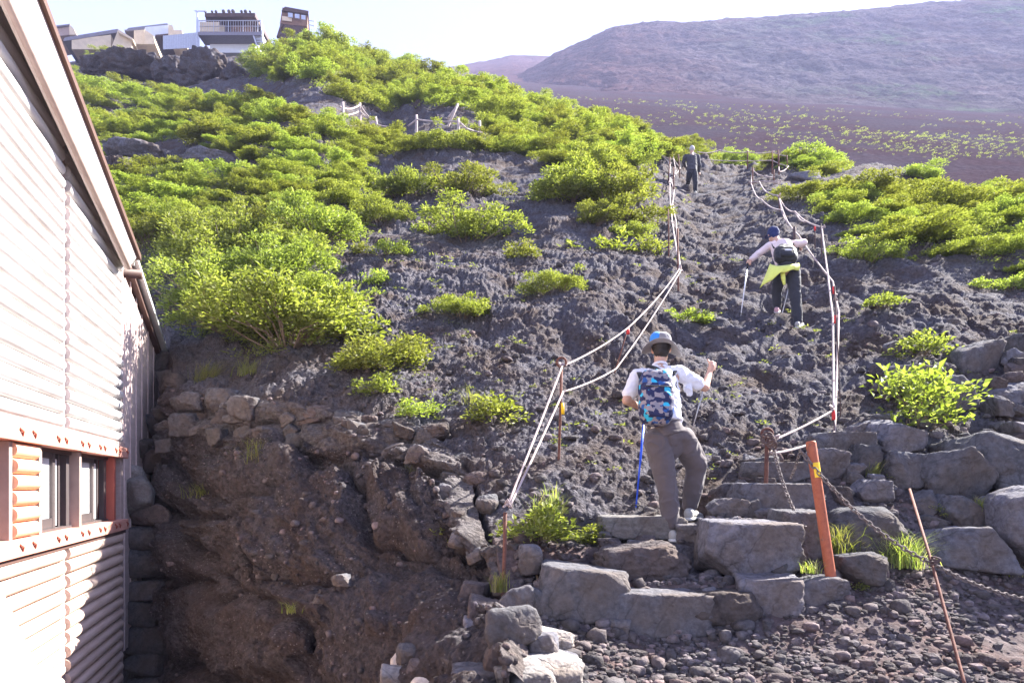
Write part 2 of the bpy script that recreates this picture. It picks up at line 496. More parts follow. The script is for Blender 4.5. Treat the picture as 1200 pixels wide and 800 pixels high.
# ---------------------------------------------------------------- bank beside the hut
rowsP = [
 RIM_PX[:-1],
 [(202,540,9.15),(238,545,8.85),(275,543,8.45),(340,540,8.05),(420,556,7.6),(496,575,7.15),(545,606,6.5),(568,662,5.55),(582,722,4.78),(612,785,4.2),(620,850,3.65)],
 [(201,575,8.95),(236,585,8.5),(274,582,8.0),(338,566,7.55),(416,580,7.15),(488,606,6.75),(538,642,6.15),(556,690,5.35),(566,738,4.7),(588,800,4.1),(600,870,3.6)],
 [(200,690,8.6),(234,690,8.05),(272,690,7.15),(338,690,6.75),(405,700,6.25),(462,708,5.85),(505,722,5.4),(515,748,4.98),(510,775,4.5),(520,830,3.95),(520,930,3.45)],
 [(200,840,8.2),(230,850,7.7),(266,880,6.75),(330,920,6.1),(392,965,5.5),(432,1000,5.05),(455,1040,4.7),(455,1070,4.4),(445,1109,4.0),(440,1180,3.55),(440,1260,3.2)],
]
G = np.array([[tuple(at(*p)) for p in r] for r in rowsP])       # (5, 11, 3)
def cr_resample(A, n, axis):
    A = np.moveaxis(A, axis, 0)
    m = len(A)
    seg = np.linalg.norm((A[1:]-A[:-1]).reshape(m-1, -1), axis=1)
    t = np.linspace(0, m-1-1e-6, n)
    i = np.floor(t).astype(int); f = (t-i)
    sh = (n,) + (1,)*(A.ndim-1); f = f.reshape(sh)
    p0, p1, p2, p3 = A[np.clip(i-1,0,m-1)], A[i], A[np.clip(i+1,0,m-1)], A[np.clip(i+2,0,m-1)]
    tau = .35
    m1, m2 = tau*(p2-p0), tau*(p3-p1)
    r = (2*f**3-3*f**2+1)*p1 + (f**3-2*f**2+f)*m1 + (-2*f**3+3*f**2)*p2 + (f**3-f**2)*m2
    return np.moveaxis(r, 0, axis)
NB, NA = 700, 420
G2 = cr_resample(cr_resample(G, NB, 1), NA, 0)
du = np.gradient(G2, axis=0); dv = np.gradient(G2, axis=1)
nn = np.cross(du, dv); nn /= np.linalg.norm(nn, axis=2, keepdims=True) + 1e-9
if (nn[..., 0].mean() > 0): nn = -nn
P = G2.reshape(-1, 3); N = nn.reshape(-1, 3)
vv = np.repeat(np.linspace(0, 1, NA), NB)
w = np.stack([fbm(P*.8, 3, 201), fbm(P*.8+9, 3, 203), fbm(P*.8+19, 3, 205)], 1)
pw = P + w*.4
strata = fbm(pw*np.array([1.0,1.0,.45]), 4, 211)
blk = np.abs(fbm(pw*.75, 3, 213))
f1, f2, c = worley(np.stack([pw[:,0]*.75+pw[:,1]*.55, pw[:,2]*1.0], 1)*1.35, 215)
blocky = np.clip((f2-f1)*1.5, 0, .5)*1.0 + c*.32
f1, f2, c = worley(np.stack([pw[:,0]*.75+pw[:,1]*.55, pw[:,2]], 1)*6.5, 217)
knob = np.clip(1-f1*f1*1.4, 0, 1)*(.2+c)
f1, f2, c = worley(np.stack([pw[:,0]*.75+pw[:,1]*.55, pw[:,2]], 1)*14, 218)
knob2 = np.clip(1-f1*f1*1.4, 0, 1)*(.1+c)
knobm = sstep(-.25, .15, fbm(P*.6, 2, 219) + .35*(.55-vv))
d = .20*strata + .16*blk + .5*(blocky-.3) + (.10*knob + .045*knob2)*(.12+.88*knobm) + .09*fbm(P*5, 5, 221, .6) + .03*fbm(P*17, 3, 223)
d *= (.35 + .65*sstep(0, .12, vv))
Pd = P + N*d[:, None]
bank = MB(); bank.grid(Pd.reshape(NA, NB, 3))
cl = bank.build('rock_bank', M['cliff'], smooth=True); cl.data.materials.append(M['rubble'])
_qv = np.stack(np.meshgrid(np.arange(NA-1), np.arange(NB-1), indexing='ij'), -1).reshape(-1, 2)
_lim = .16 + .05*fbm(P.reshape(NA, NB, 3)[:-1, :-1].reshape(-1, 3)*1.5, 3, 231)
cl.data.polygons.foreach_set('material_index', ((_qv[:, 0]/(NA-1) < _lim) & (_qv[:, 1] > NB*.12)).astype(np.int32)); cl.data.update(); tag(cl, kind='structure')

# ---------------------------------------------------------------- yard, outer ground, scree and far hills
yard = MB()
xs, ys = np.meshgrid(np.linspace(-16, 3, 120), np.linspace(-6, 13, 120))
zz = EYE - 2.75 + .05*fbm(np.stack([xs.ravel(), ys.ravel(), xs.ravel()*0], 1)*.8, 4, 301)
yard.grid(np.stack([xs, ys, zz.reshape(xs.shape)], -1), flip=True)
yo = yard.build('yard', M['gravel'], smooth=True); tag(yo, kind='structure')
gr = MB(); gr.add([(-900,-400,-6.5),(1200,-400,-6.5),(1200,900,-6.5),(-900,900,-6.5)], [(0,1,2,3)])
go = gr.build('ground', M['gravel']); tag(go, kind='structure')

def scree_z(x, y):
    return .585*y - 7 - .049*(x - .55*y) + EYE
sY = rows(24, 330, 300, .4); sS = np.linspace(-.6, 1.4, 420)
S2, Y2 = np.meshgrid(sS, sY)
x, y = (S2*Y2).ravel(), Y2.ravel()
z = scree_z(x, y)
pp = np.stack([x, y, z], 1)
z = z + .9*fbm(pp*.03, 3, 401) + .25*fbm(pp*.22, 4, 403) + .14*fbm(pp*.9, 3, 405)
M['scree'] = None
t = NT('scree_soil')
n1 = t.noise(.05, 6, .65); n2 = t.noise(1.6, 7, .75)
c = t.mix(t.ramp(n1, [(.4, (0,0,0)), (.62, (1,1,1))]), t.ramp(n2, [(.3, (.028,.018,.022)), (.75, (.075,.05,.058))]), t.ramp(n2, [(.3, (.028,.023,.03)), (.75, (.075,.062,.076))]))
t.bsdf(c, .95, 0, t.bump(n2, .8, .4), 0); M['scree'] = t.m
so = MB().grid(np.stack([x, y, z], 1).reshape(*S2.shape, 3), flip=True).build('scree_field', M['scree'], smooth=True)
tag(so, kind='structure')

def far_hill(name, sky, foot_Y, top_Y, prof, seed, mat, ns, nt):
    """sky: (px, py) of the crest line, in true metres once multiplied by its distance"""
    sx = np.linspace((sky[0][0]-600)/F, (sky[-1][0]-600)/F, ns)
    q1 = np.interp(sx, [(p-600)/F for p, _ in sky], [(569-v)/F for _, v in sky])
    t_ = np.linspace(0, 1.25, nt)
    T, Sx = np.meshgrid(t_, sx, indexing='ij')
    Yd = foot_Y + (top_Y-foot_Y)*T
    Xd = Sx*Yd
    z0 = scree_z(Sx*foot_Y, foot_Y) - 3
    zc = q1[None]*top_Y + EYE
    k = np.interp(T.ravel(), *prof).reshape(T.shape)
    Z = z0 + (zc - z0)*k
    p = np.stack([Xd.ravel(), Yd.ravel(), Z.ravel()], 1)
    am = np.clip(np.minimum(T, .2)*5, 0, 1).ravel()
    layer = fbm(p*np.array([.012,.012,.07]), 5, seed)
    gully = np.abs(fbm(p*np.array([.03,.008,.008]), 4, seed+5))
    p[:, 2] += am*(1.0*layer - .7*gully + .5*fbm(p*.05, 5, seed+9, .6) + 1.3*fbm(p*.2, 4, seed+11, .65) + .9*np.abs(fbm(p*.5, 3, seed+13, .65)))
    p[:, 1] += am*3*fbm(p*.035, 4, seed+15)
    o = MB().grid(p.reshape(*T.shape, 3), flip=True).build(name, mat, smooth=True)
    tag(o, kind='structure'); return o
t = NT('far_slope')
n1 = t.noise(.012, 6, .62); n2 = t.noise(.11, 8, .72)
st = t.noise(1.0, 6, .6, t.mapping((.012,.012,.09)))
c = t.ramp(n2, [(.3, (.024,.021,.026)), (.5, (.055,.049,.055)), (.72, (.14,.125,.13))])
str_ = t.noise(1.0, 5, .65, t.mapping((.07,.012,.012)))
c = t.mix(t.math('MULTIPLY', t.ramp(str_, [(.45, (0,0,0)), (.65, (1,1,1))]), .55), c, (.1,.085,.1))
c = t.mix(t.math('MULTIPLY', t.ramp(st, [(.5, (0,0,0)), (.62, (1,1,1))]), .5), c, (.085,.052,.052))
g = t.math('MULTIPLY', t.ramp(n1, [(.53, (0,0,0)), (.6, (1,1,1))]), t.ramp(n2, [(.44, (0,0,0)), (.55, (1,1,1))]))
sx_ = t.n('ShaderNodeSeparateXYZ'); t.l(t.co, sx_.inputs[0])
right = t.n('ShaderNodeMapRange'); t.l(sx_.outputs[0], right.inputs[0]); right.inputs[1].default_value = 90; right.inputs[2].default_value = 200
c = t.mix(t.math('MULTIPLY', t.math('MULTIPLY', g, right.outputs[0]), .75), c, (.04,.085,.03))
left = t.n('ShaderNodeMapRange'); t.l(sx_.outputs[0], left.inputs[0]); left.inputs[1].default_value = 110; left.inputs[2].default_value = 15
c = t.mix(t.math('MULTIPLY', left.outputs[0], .7), c, t.ramp(n2, [(.3, (.045,.02,.023)), (.75, (.1,.043,.045))]))
t.bsdf(c, .95, 0, t.bump(t.math('ADD', n2, t.math('MULTIPLY', t.noise(.5, 5, .7), .5)), .9, 2.2), 0); M['hill'] = t.m
far_hill('hill', [(400,150),(560,108),(605,92),(630,78),(650,64),(680,50),(720,33),(770,27),(900,20),(1000,12),(1060,7),(1130,0),(1200,-8),(1400,-20),(1700,-10)],
         205, 430, ([0,.35,.8,1,1.25], [0,.3,.82,1,1.04]), 511, M['hill'], 760, 420)
far_hill('hill', [(200,110),(520,80),(575,71),(600,66),(640,67),(660,70),(900,80)], 300, 620, ([0,1,1.25],[0,1,1.02]), 541, M['hill'], 200, 120)
# ---------------------------------------------------------------- mountain hut on the left
HC = Vector((-4.6, 8.008, 0)); HU = Vector((.3040, -.9527, 0)); HN = Vector((.9527, .3040, 0))
def hw(a, b, z): return HC + HU*a + HN*b + Vector((0, 0, z))
def hbox(mb, a0, a1, b0, b1, z0, z1):
    return mb.hexa([hw(a0,b0,z0), hw(a0,b1,z0), hw(a1,b1,z0), hw(a1,b0,z0), hw(a0,b0,z1), hw(a0,b1,z1), hw(a1,b1,z1), hw(a1,b0,z1)])
def roof_z(a): return 5.07 - .266*((8.008 - .9527*a) - 5.02)
def plank(name, col, vcol, rough=.75):
    t = NT(name)
    # the wall's own direction, so that the grain runs along the boards
    mp = t.mapping((1, 1, 1), (0, 0, math.atan2(HU.y, HU.x)*-1))
    m2 = t.n('ShaderNodeMapping'); m2.inputs['Scale'].default_value = (1.2, 9, 14); t.l(mp, m2.inputs['Vector'])
    g = t.noise(1.6, 7, .65, m2.outputs[0]); n = t.noise(1.1, 5, .6)
    c = t.ramp(g, [(.3, vcol), (.6, col), (.85, tuple(min(1, x*1.08) for x in col))])
    c = t.mix(t.math('MULTIPLY', t.ramp(n, [(.52, (0,0,0)), (.75, (1,1,1))]), .35), c, vcol)
    t.bsdf(c, rough, 0, t.bump(g, .25, .01), .3); return t.m
M['log_white'] = plank('white_logs', (.54,.515,.505), (.42,.38,.36))  # upper wall logs, whiter than the tan ones below
M['log_tan'] = plank('tan_logs', (.62,.48,.4), (.47,.34,.27))
M['log_orange'] = plank('orange_logs', (.74,.4,.26), (.6,.3,.18))
M['beam'] = plank('reddish_beam', (.6,.3,.23), (.42,.2,.15))
M['trim'] = plank('mauve_trim', (.4,.31,.28), (.3,.22,.2))
M['barge'] = plank('pale_bargeboard', (.5,.42,.39), (.42,.34,.31), .6)
M['dark_trim'] = simple('dark_brown_trim', (.1,.055,.045), .6)
M['dark_in'] = simple('dark_interior', (.03,.028,.03), .8)
M['pane'] = None
t = NT('blind_behind_glass'); t.bsdf(t.ramp(t.noise(2, 4), [(.3, (.66,.66,.66)), (.7, (.76,.76,.75))]), .25, 0, None, .6); M['pane'] = t.m
M['annex'] = plank('mauve_boards', (.6,.48,.45), (.5,.38,.35))
M['redtrim'] = simple('red_trim', (.36,.09,.06), .6)
M['sheet'] = simple('white_roof_sheet', (.7,.72,.72), .4, .3)

hut = empty('log_hut', hw(2.5, 0, -1.25))
tag(hut, 'pale half-log mountain hut with dark framed windows, filling the left edge', 'hut')
def H(mb, name, m, parent=None, smooth=False, bevel=0):
    """part of the hut; coordinates are world, the hut's Empty only holds them"""
    root = parent or hut
    o = mb.build(name, m, None, smooth)
    o.parent = root
    base = Vector(hut.location)
    if parent is None: o.matrix_parent_inverse = Matrix.Translation(-base)
    else: o.matrix_parent_inverse = Matrix.Identity(4)
    if bevel:
        b = o.modifiers.new('bevel', 'BEVEL'); b.width = bevel; b.segments = 2; b.limit_method = 'ANGLE'
    return o
# core of the house
c = MB()
c.hexa([hw(0,-5,-1.5), hw(0,-.06,-1.5), hw(7,-.06,-1.5), hw(7,-5,-1.5), hw(0,-5,1.0), hw(0,-.06,1.0), hw(7,-.06,1.0), hw(7,-5,1.0)])
c.hexa([hw(0,-5,1.0), hw(0,-.32,1.0), hw(7,-.32,1.0), hw(7,-5,1.0), hw(0,-5,1.85), hw(0,-.32,1.85), hw(7,-.32,1.85), hw(7,-5,1.85)])
c.hexa([hw(0,-5,1.85), hw(0,-.06,1.85), hw(7,-.06,1.85), hw(7,-5,1.85), hw(0,-5,roof_z(0)-.1), hw(0,-.06,roof_z(0)-.1), hw(7,-.06,roof_z(7)-.1), hw(7,-5,roof_z(7)-.1)])
H(c, 'inner_wall', M['dark_in'])
def logs(a0, a1, z0, z1, pitch, clip=False, bulge=.062):
    mb = MB(); n = max(1, round((z1-z0)/pitch)); p = (z1-z0)/n
    for i in range(n):
        za = z0 + i*p
        s0 = a0
        if clip:                     # below the sloping roof
            # roof_z(a) = k0 + .2534*a
            s0 = max(a0, (za + p*.5 - .02 - roof_z(0))/.2534)
            if s0 > a1 - .05: continue
        j = random.uniform(-.004, .004)
        L = []
        for e in (s0, a1):
            ring = []
            for k in range(11):
                th = math.pi*k/10
                ring.append(tuple(hw(e, -.05 + (bulge+.05+j)*math.sin(th)**.55, za + p/2 - (p/2+.0005)*math.cos(th))))
            L.append(ring)
        P = np.array(L)
        mb.grid(P)
        for ring, fl in ((L[0], False), (L[1], True)):
            # rounded end of the log
            m = len(ring)
            f = tuple(range(m)) if fl else tuple(reversed(range(m)))
            mb.add(np.array(ring), np.array([f]))
    return mb
for (a0, a1, z0, z1, mt, cl) in ((.10,2.075,2.0,6.3,'log_white',True),(2.205,6.8,2.0,6.6,'log_white',True),
                                 (.10,2.075,-1.4,.965,'log_tan',False),(2.205,6.8,-1.4,.965,'log_tan',False)):
    H(logs(a0, a1, z0, z1, .122, cl), 'log_wall', M[mt], smooth=True)
H(logs(2.80, 3.29, 1.115, 1.82, .118), 'log_wall', M['log_orange'], smooth=True)
tr = MB(); hbox(tr, 2.08,2.2,-.05,.02,2.0,roof_z(2.1)-.1); hbox(tr, 2.08,2.2,-.05,.02,-1.4,.965); H(tr, 'vertical_trim', M['trim'], bevel=.006)
tr = MB(); hbox(tr, -.03,.095,-.06,.03,1.97,roof_z(0)-.12); hbox(tr, -.03,.095,-.06,.03,-1.5,1.96); H(tr, 'corner_board', M['trim'], bevel=.006)
for (z0, z1) in ((1.82, 1.945), (.99, 1.112)):
    b = MB(); hbox(b, -.035,6.9,-.3,.085,z0,z1); ob = H(b, 'window_beam', M['beam'], bevel=.008)
    for a in (.05,.42,.58,1.05,1.22,1.62,1.83,2.3,2.5,3.05,3.3):      # small iron fixing dogs on the beam
        st = MB().tube([hw(a-.035,.084,z0+.04), hw(a-.01,.097,z0+.07), hw(a+.03,.088,z0+.09)], .008, 5)
        H(st, 'iron_dog', M['redtrim'], ob)
b = MB(); hbox(b, -.034,6.9,-.05,.05,1.947,2.002); H(b, 'drip_board', M['trim'])
b = MB(); hbox(b, -.034,6.9,-.05,.055,.95,.987); H(b, 'lower_band', M['dark_trim'])
M['frame'] = simple('dark_bronze_frame', (.09,.075,.075), .45, .3); M['mull'] = simple('grey_brown_mullion', (.3,.23,.2), .6)
for a in (.36, 1.66, 2.72, 3.32):
    b = MB(); hbox(b, a-.03,a+.03,-.28,.03,1.113,1.819); H(b, 'mullion', M['mull'] if a > .5 else M['redtrim'], bevel=.005)
for (a0, a1) in ((.40, 1.61), (1.71, 2.685)):
    W = MB()
    wd = a1-a0
    hbox(W, a0,a1,-.2,-.03,1.114,1.135); hbox(W, a0,a1,-.2,-.03,1.785,1.818)
    for f, wdt, bb in ((0, .09, -.05), (.2, .05, -.07), (.40, .07, -.05), (.86, .06, -.05), (.93, .07, -.08)):
        hbox(W, a0+wd*f, a0+wd*f+wdt, bb-.05, bb, 1.136, 1.784)
    hbox(W, a0+wd*.40+.07, a0+wd*.86, -.1, -.052, 1.136, 1.22); hbox(W, a0+wd*.40+.07, a0+wd*.86, -.1, -.052, 1.74, 1.784)
    win = H(W, 'window', M['frame'])
    for (f0, f1, z0_) in ((.40, .86, 1.222), (.2, .40, 1.15)):
        b = MB(); hbox(b, a0+wd*f0+.072, a0+wd*f1-.002, -.085, -.075, z0_, 1.738); H(b, 'pane', M['pane'], win)
# roof slab, bargeboard and its trims
def by(a, b): return 8.008 - .9527*a + .304*b
def bz_top(a): return 5.07 - .266*(by(a,.16) - 5.02)
def bz_bot(a): return 4.616 - .210*(by(a,.16) - 4.404)
r = MB(); r.hexa([hw(-.13,-5.2,bz_top(-.13)-.1), hw(-.13,.13,bz_top(-.13)-.1), hw(7,.13,bz_top(7)-.1), hw(7,-5.2,bz_top(7)-.1),
                  hw(-.13,-5.2,bz_top(-.13)-.01), hw(-.13,.13,bz_top(-.13)-.01), hw(7,.13,bz_top(7)-.01), hw(7,-5.2,bz_top(7)-.01)])
rf = H(r, 'roof', M['sheet'])
b = MB(); b.hexa([hw(.42,.135,bz_bot(.42)), hw(.42,.165,bz_bot(.42)), hw(7,.165,bz_bot(7)), hw(7,.135,bz_bot(7)),
                  hw(-.10,.135,bz_top(-.10)), hw(-.10,.165,bz_top(-.10)), hw(7,.165,bz_top(7)), hw(7,.135,bz_top(7))])
H(b, 'bargeboard', M['barge'])
b = MB(); b.tube([hw(.40,.17,bz_bot(.4)+.03), hw(7,.17,bz_bot(7)+.03)], .034, 10); H(b, 'bottom_moulding', M['trim'], smooth=True)
b = MB(); b.hexa([hw(-.13,.12,bz_top(-.13)-.03), hw(-.13,.2,bz_top(-.13)-.03), hw(7,.2,bz_top(7)-.03), hw(7,.12,bz_top(7)-.03),
                  hw(-.13,.12,bz_top(-.13)+.035), hw(-.13,.2,bz_top(-.13)+.035), hw(7,.2,bz_top(7)+.035), hw(7,.12,bz_top(7)+.035)])
H(b, 'roof_edge', M['dark_trim'])
g = MB(); g.tube([hw(-.2,.19,bz_top(-.2)-.16), hw(-.2,-4,bz_top(-.2)-.16)], .055, 10); H(g, 'gutter', M['dark_trim'], smooth=True)
# lower annex behind the corner
az = lambda a: 4.22 + .362*(a+.45)          # falls away from the corner
x = MB(); x.hexa([hw(-2.5,-4,-.5), hw(-2.5,-.02,-.5), hw(-.035,-.02,-.5), hw(-.035,-4,-.5), hw(-2.5,-4,az(-2.5)), hw(-2.5,-.02,az(-2.5)), hw(-.035,-.02,az(-.035)-.25), hw(-.035,-4,az(-.035)-.25)])
an = H(x, 'annex_wall', M['annex'])
v = MB()
for a in (-.3, -.62, -.95, -1.3, -1.7, -2.1):
    hbox(v, a-.012, a+.012, -.02, -.008, -.5, az(a)-.09)
H(v, 'cover_strip', M['annex'], an)
x = MB(); x.hexa([hw(-2.62,-.05,az(-2.62)-.1), hw(-2.62,.05,az(-2.62)-.1), hw(-.2,.05,az(-.2)-.1), hw(-.2,-.05,az(-.2)-.1), hw(-2.62,-.05,az(-2.62)), hw(-2.62,.05,az(-2.62)), hw(-.2,.05,az(-.2)), hw(-.2,-.05,az(-.2))])
H(x, 'annex_edge', M['dark_trim'])
x = MB(); x.hexa([hw(-2.7,-4,az(-2.7)+.003), hw(-2.7,.12,az(-2.7)+.003), hw(-.15,.12,az(-.15)+.003), hw(-.15,-4,az(-.15)+.003), hw(-2.7,-4,az(-2.7)+.06), hw(-2.7,.12,az(-2.7)+.06), hw(-.15,.12,az(-.15)+.06), hw(-.15,-4,az(-.15)+.06)])
H(x, 'annex_roof', M['sheet'])

# outside stair along the wall: its near side board shows at the bottom left corner
sb = empty('outdoor_stair', hw(4.4, .6, -1.25)); tag(sb, 'rust stained pinkish stair side board against the log hut, bottom left corner', 'stair')
t = NT('pink_painted_board'); n = t.noise(3, 7, .65)
t.bsdf(t.mix(t.ramp(t.noise(1.3, 6, .7), [(.5, (0,0,0)), (.7, (1,1,1))]), t.ramp(n, [(.3, (.5,.36,.33)), (.7, (.58,.45,.42))]), (.45,.2,.14)), .6, 0, t.bump(n, .2, .01)); M['pinkboard'] = t.m
def sp(Y, z, b):      # point in the plane 0.57 m in front of the wall
    return Vector((-1.45 + (b-.6)*1.05 - .319*Y, Y, z + EYE))
def sbz(Y): return -.48 - 1.10*(Y - 3.36)
for b, nm in ((.6, 'side_board'),):
    q = MB()
    ya, yb = 2.4, 4.75
    q.hexa([sp(ya, sbz(ya)-.6, b-.05), sp(ya, sbz(ya)-.6, b), sp(yb, sbz(yb)-.6, b), sp(yb, sbz(yb)-.6, b-.05),
            sp(ya, sbz(ya), b-.05), sp(ya, sbz(ya), b), sp(yb, sbz(yb), b), sp(yb, sbz(yb), b-.05)])
    o = q.build(nm, M['pinkboard'], None); o.parent = sb; o.matrix_parent_inverse = Matrix.Translation(-Vector(sb.location))
for k in range(6):
    Yk = 2.7 + k*.38; zk = sbz(Yk) - .33
    q = MB(); q.hexa([sp(Yk-.14, zk, .1), sp(Yk-.14, zk, .54), sp(Yk+.14, zk, .54), sp(Yk+.14, zk, .1), sp(Yk-.14, zk+.04, .1), sp(Yk-.14, zk+.04, .54), sp(Yk+.14, zk+.04, .54), sp(Yk+.14, zk+.04, .1)])
    o = q.build('tread', M['trim'], None); o.parent = sb; o.matrix_parent_inverse = Matrix.Translation(-Vector(sb.location))

# ---------------------------------------------------------------- huts on the skyline
M['dbrown'] = simple('dark_brown_boards', (.075,.045,.04), .75, 0, .3, 3)
M['mbrown'] = simple('brown_boards', (.2,.115,.08), .75, 0, .3, 3)
M['cream'] = simple('cream_boards', (.6,.5,.36), .75, 0, .15, 2)
M['white'] = simple('white_plaster', (.62,.66,.72), .75, 0, .08, 2)
M['steelrail'] = simple('grey_steel_rail', (.42,.44,.5), .5, .4)
M['roofgrey'] = simple('grey_tin_roof', (.2,.19,.22), .5, .3)
M['winblue'] = simple('reflecting_glass', (.45,.5,.6), .15, .2)
def grp(name, loc, label, cat, group=None):
    e = empty(name, loc); tag(e, label, cat, group); return e
def sub(mb, name, m, root, smooth=False, bevel=0):
    o = mb.build(name, m, None, smooth); o.parent = root
    top = root
    while top.parent is not None: top = top.parent
    o.matrix_parent_inverse = Matrix.Translation(-Vector(top.location)) if root is top else Matrix.Identity(4)
    if bevel:
        b = o.modifiers.new('bevel', 'BEVEL'); b.width = bevel; b.segments = 2; b.limit_method = 'ANGLE'
    return o
def house(Y0, px0, px1, py0, py1, depth, skew=0.0, drop=0.0):
    """eight corners of a block whose front runs px0..px1 at Y0, py0 (bottom) .. py1 (top); skew turns the front away"""
    p = []
    for py in (py0, py1):
        a = at(px0, py, Y0); b = at(px1, py + drop, Y0 + skew)
        b.z = a.z if drop == 0 else b.z
        d = Vector((-(b-a).y, (b-a).x, 0)).normalized()*depth
        p += [a, b, b+d, a+d]
    return p
Y0 = 76
h1 = grp('balcony_hut', at(270, 56, Y0), 'dark brown skyline hut with white base, railed balcony and stones on its roof', 'hut')
m_ = MB().hexa(house(Y0, 246, 299, 62, 42, 6)); sub(m_, 'base', M['white'], h1)
m_ = MB().hexa(house(Y0+.3, 241, 301, 38.2, 20, 6)); hb = sub(m_, 'wall', M['dbrown'], h1)
for a_, b_ in ((247,254),(258,266),(271,279),(284,290)):
    m_ = MB().hexa(house(Y0+.22, a_, b_, 27, 21.5, .05)); sub(m_, 'window', M['winblue'], hb)
m_ = MB().hexa(house(Y0+.2, 252, 263, 38, 27, .05)); sub(m_, 'panel', M['cream'], hb)
m_ = MB().hexa(house(Y0+.2, 271, 296, 38, 27.5, .05)); sub(m_, 'panel', M['mbrown'], hb)
m_ = MB().hexa(house(Y0-1.5, 232, 306, 41.5, 37.5, 1.75)); sub(m_, 'balcony', M['roofgrey'], h1)
m_ = MB().hexa(house(Y0-1.2, 240, 299, 19.8, 15.5, 7.8)); rf = sub(m_, 'roof', M['dbrown'], h1)
for i in range(9):
    m_ = MB()
    c_ = at(242 + i*6.6 + random.uniform(-2, 2), 13.6, Y0 + random.uniform(-.5, 2)); s_ = random.uniform(.1, .26)
    bmx = bmesh.new(); bmesh.ops.create_icosphere(bmx, subdivisions=2, radius=s_)
    m_.add([tuple(v.co + c_ + Vector((0, 0, s_*.4-.1))) for v in bmx.verts], [[v.index for v in f.verts] for f in bmx.faces]); bmx.free()
    sub(m_, 'roof_stone', M['rock_dark'], rf)
rl = MB()
for i in range(26):
    px_ = 233 + i*2.88; r_ = .045 if i % 6 == 0 else .02
    rl.tube([at(px_, 37.5, Y0-1.45), at(px_, 24.5, Y0-1.45)], r_, 5)
rl.tube([at(232.5, 24.5, Y0-1.45), at(306, 24.5, Y0-1.45)], .05, 5); rl.tube([at(232.5, 31, Y0-1.45), at(306, 31, Y0-1.45)], .03, 5)
rl.tube([at(306, 24.5, Y0-1.45), at(306, 24.5, Y0+2)], .05, 5)
sub(rl, 'railing', M['steelrail'], h1)
m_ = MB().hexa(house(Y0-1.4, 234, 257, 37.3, 26, .06)); sub(m_, 'balcony_panel', M['cream'], h1)
m_ = MB().tube([at(231, 56, Y0-1.5), at(231, 12.8, Y0-1.5)], .08, 6).tube([at(228, 13, Y0-1.5), at(241, 13.4, Y0-1.3)], .06, 6); sub(m_, 'pole', M['steelrail'], h1)
st = MB()
for i in range(6):
    st.hexa(house(Y0-1.3, 298+i*1.6, 307+i*.4, 43.5+i*3, 42.5+i*3, 1.2))
st.tube([at(306, 25, Y0-1.4), at(309, 55, Y0-1.4)], .09, 5); st.tube([at(297, 42, Y0-1.4), at(304, 62, Y0-1.4)], .09, 5)
sub(st, 'steps', M['steelrail'], h1)

Y0 = 84
h2 = grp('brown_hut', at(345, 46, Y0), 'small brown hut with a row of windows, tilted above bushes right of the balcony hut', 'hut')
def para(Y0, pts, depth, turn=.25):
    fr = [at(px, py, Y0 + (px-pts[0][0])*turn*.1) for px, py in pts]
    d = Vector((-.25, 1, 0)).normalized()*depth
    return [fr[0], fr[1], fr[1]+d, fr[0]+d, fr[3], fr[2], fr[2]+d, fr[3]+d]
m_ = MB().hexa(para(Y0, [(326,46),(352,46),(356,29),(334,28)], 5)); sub(m_, 'base', M['dbrown'], h2)
m_ = MB().hexa(para(Y0, [(328,28),(360,31),(361,14),(331,9)], 6)); hb = sub(m_, 'wall', M['mbrown'], h2)
m_ = MB().hexa(para(Y0-.3, [(330,12.4),(361.5,16.6),(361.5,13),(334,8)], 7)); sub(m_, 'roof', M['dbrown'], h2)
for a_, b_, c_ in ((337.5,343,17.4),(345.5,351,18.6),(353,358,20)):
    m_ = MB().hexa(para(Y0-.08, [(a_,c_+2.6),(b_,c_+3.4),(b_,c_-1.6),(a_,c_-2.4)], .06)); sub(m_, 'window', M['winblue'], hb)
m_ = MB().hexa(para(Y0-.12, [(330.5,24),(342,25.5),(342,20.6),(330.5,19)], .06)); sub(m_, 'sign_panel', M['cream'], hb)
m_ = MB().hexa(para(Y0-1.0, [(324,43),(329,27.5),(331,27.5),(327,43)], .4)); sub(m_, 'strut', M['dbrown'], h2)
m_ = MB().tube([at(361,24,Y0), at(369,25.5,Y0)], .04, 5).tube([at(361,29,Y0), at(369.5,31,Y0)], .04, 5).tube([at(369,25,Y0), at(369.4,33,Y0)], .04, 5); sub(m_, 'railing', M['steelrail'], h2)

Y0 = 80
def longhut(name, label, walls, roofs, Yb):
    e = grp(name, at(walls[0][0][0][0], walls[0][0][0][1], Yb), label, 'hut')
    for pts, dep, mt in walls: sub(MB().hexa(para(Yb, pts, dep)), 'wall', M[mt], e)
    for pts, dep, mt in roofs: sub(MB().hexa(para(Yb-.3, pts, dep)), 'roof', M[mt], e)
    return e
longhut('gabled_hut', 'long low hut with dark lean roof and cream gable, left of the board fence',
        [([(84,58),(130,58),(130,41),(84,46)], 6, 'cream'), ([(129,60),(155,60),(153,44),(138,36)], 6, 'cream')],
        [([(74,48.5),(139,38),(138,34),(76,44)], 7, 'roofgrey'), ([(138,37.6),(156,47.5),(155.5,45),(138,34.2)], 7, 'cream')], 78)
longhut('shed', 'cream boarded shed with a slanted side, standing just right of the gabled hut',
        [([(157,52),(169,52),(169,35),(157,36)], 4, 'cream'), ([(169.2,52),(182,52),(180,42),(169.2,34.5)], 4, 'cream')],
        [([(146,37),(169.5,34.6),(169.5,33),(146,35)], 5, 'roofgrey')], 80)
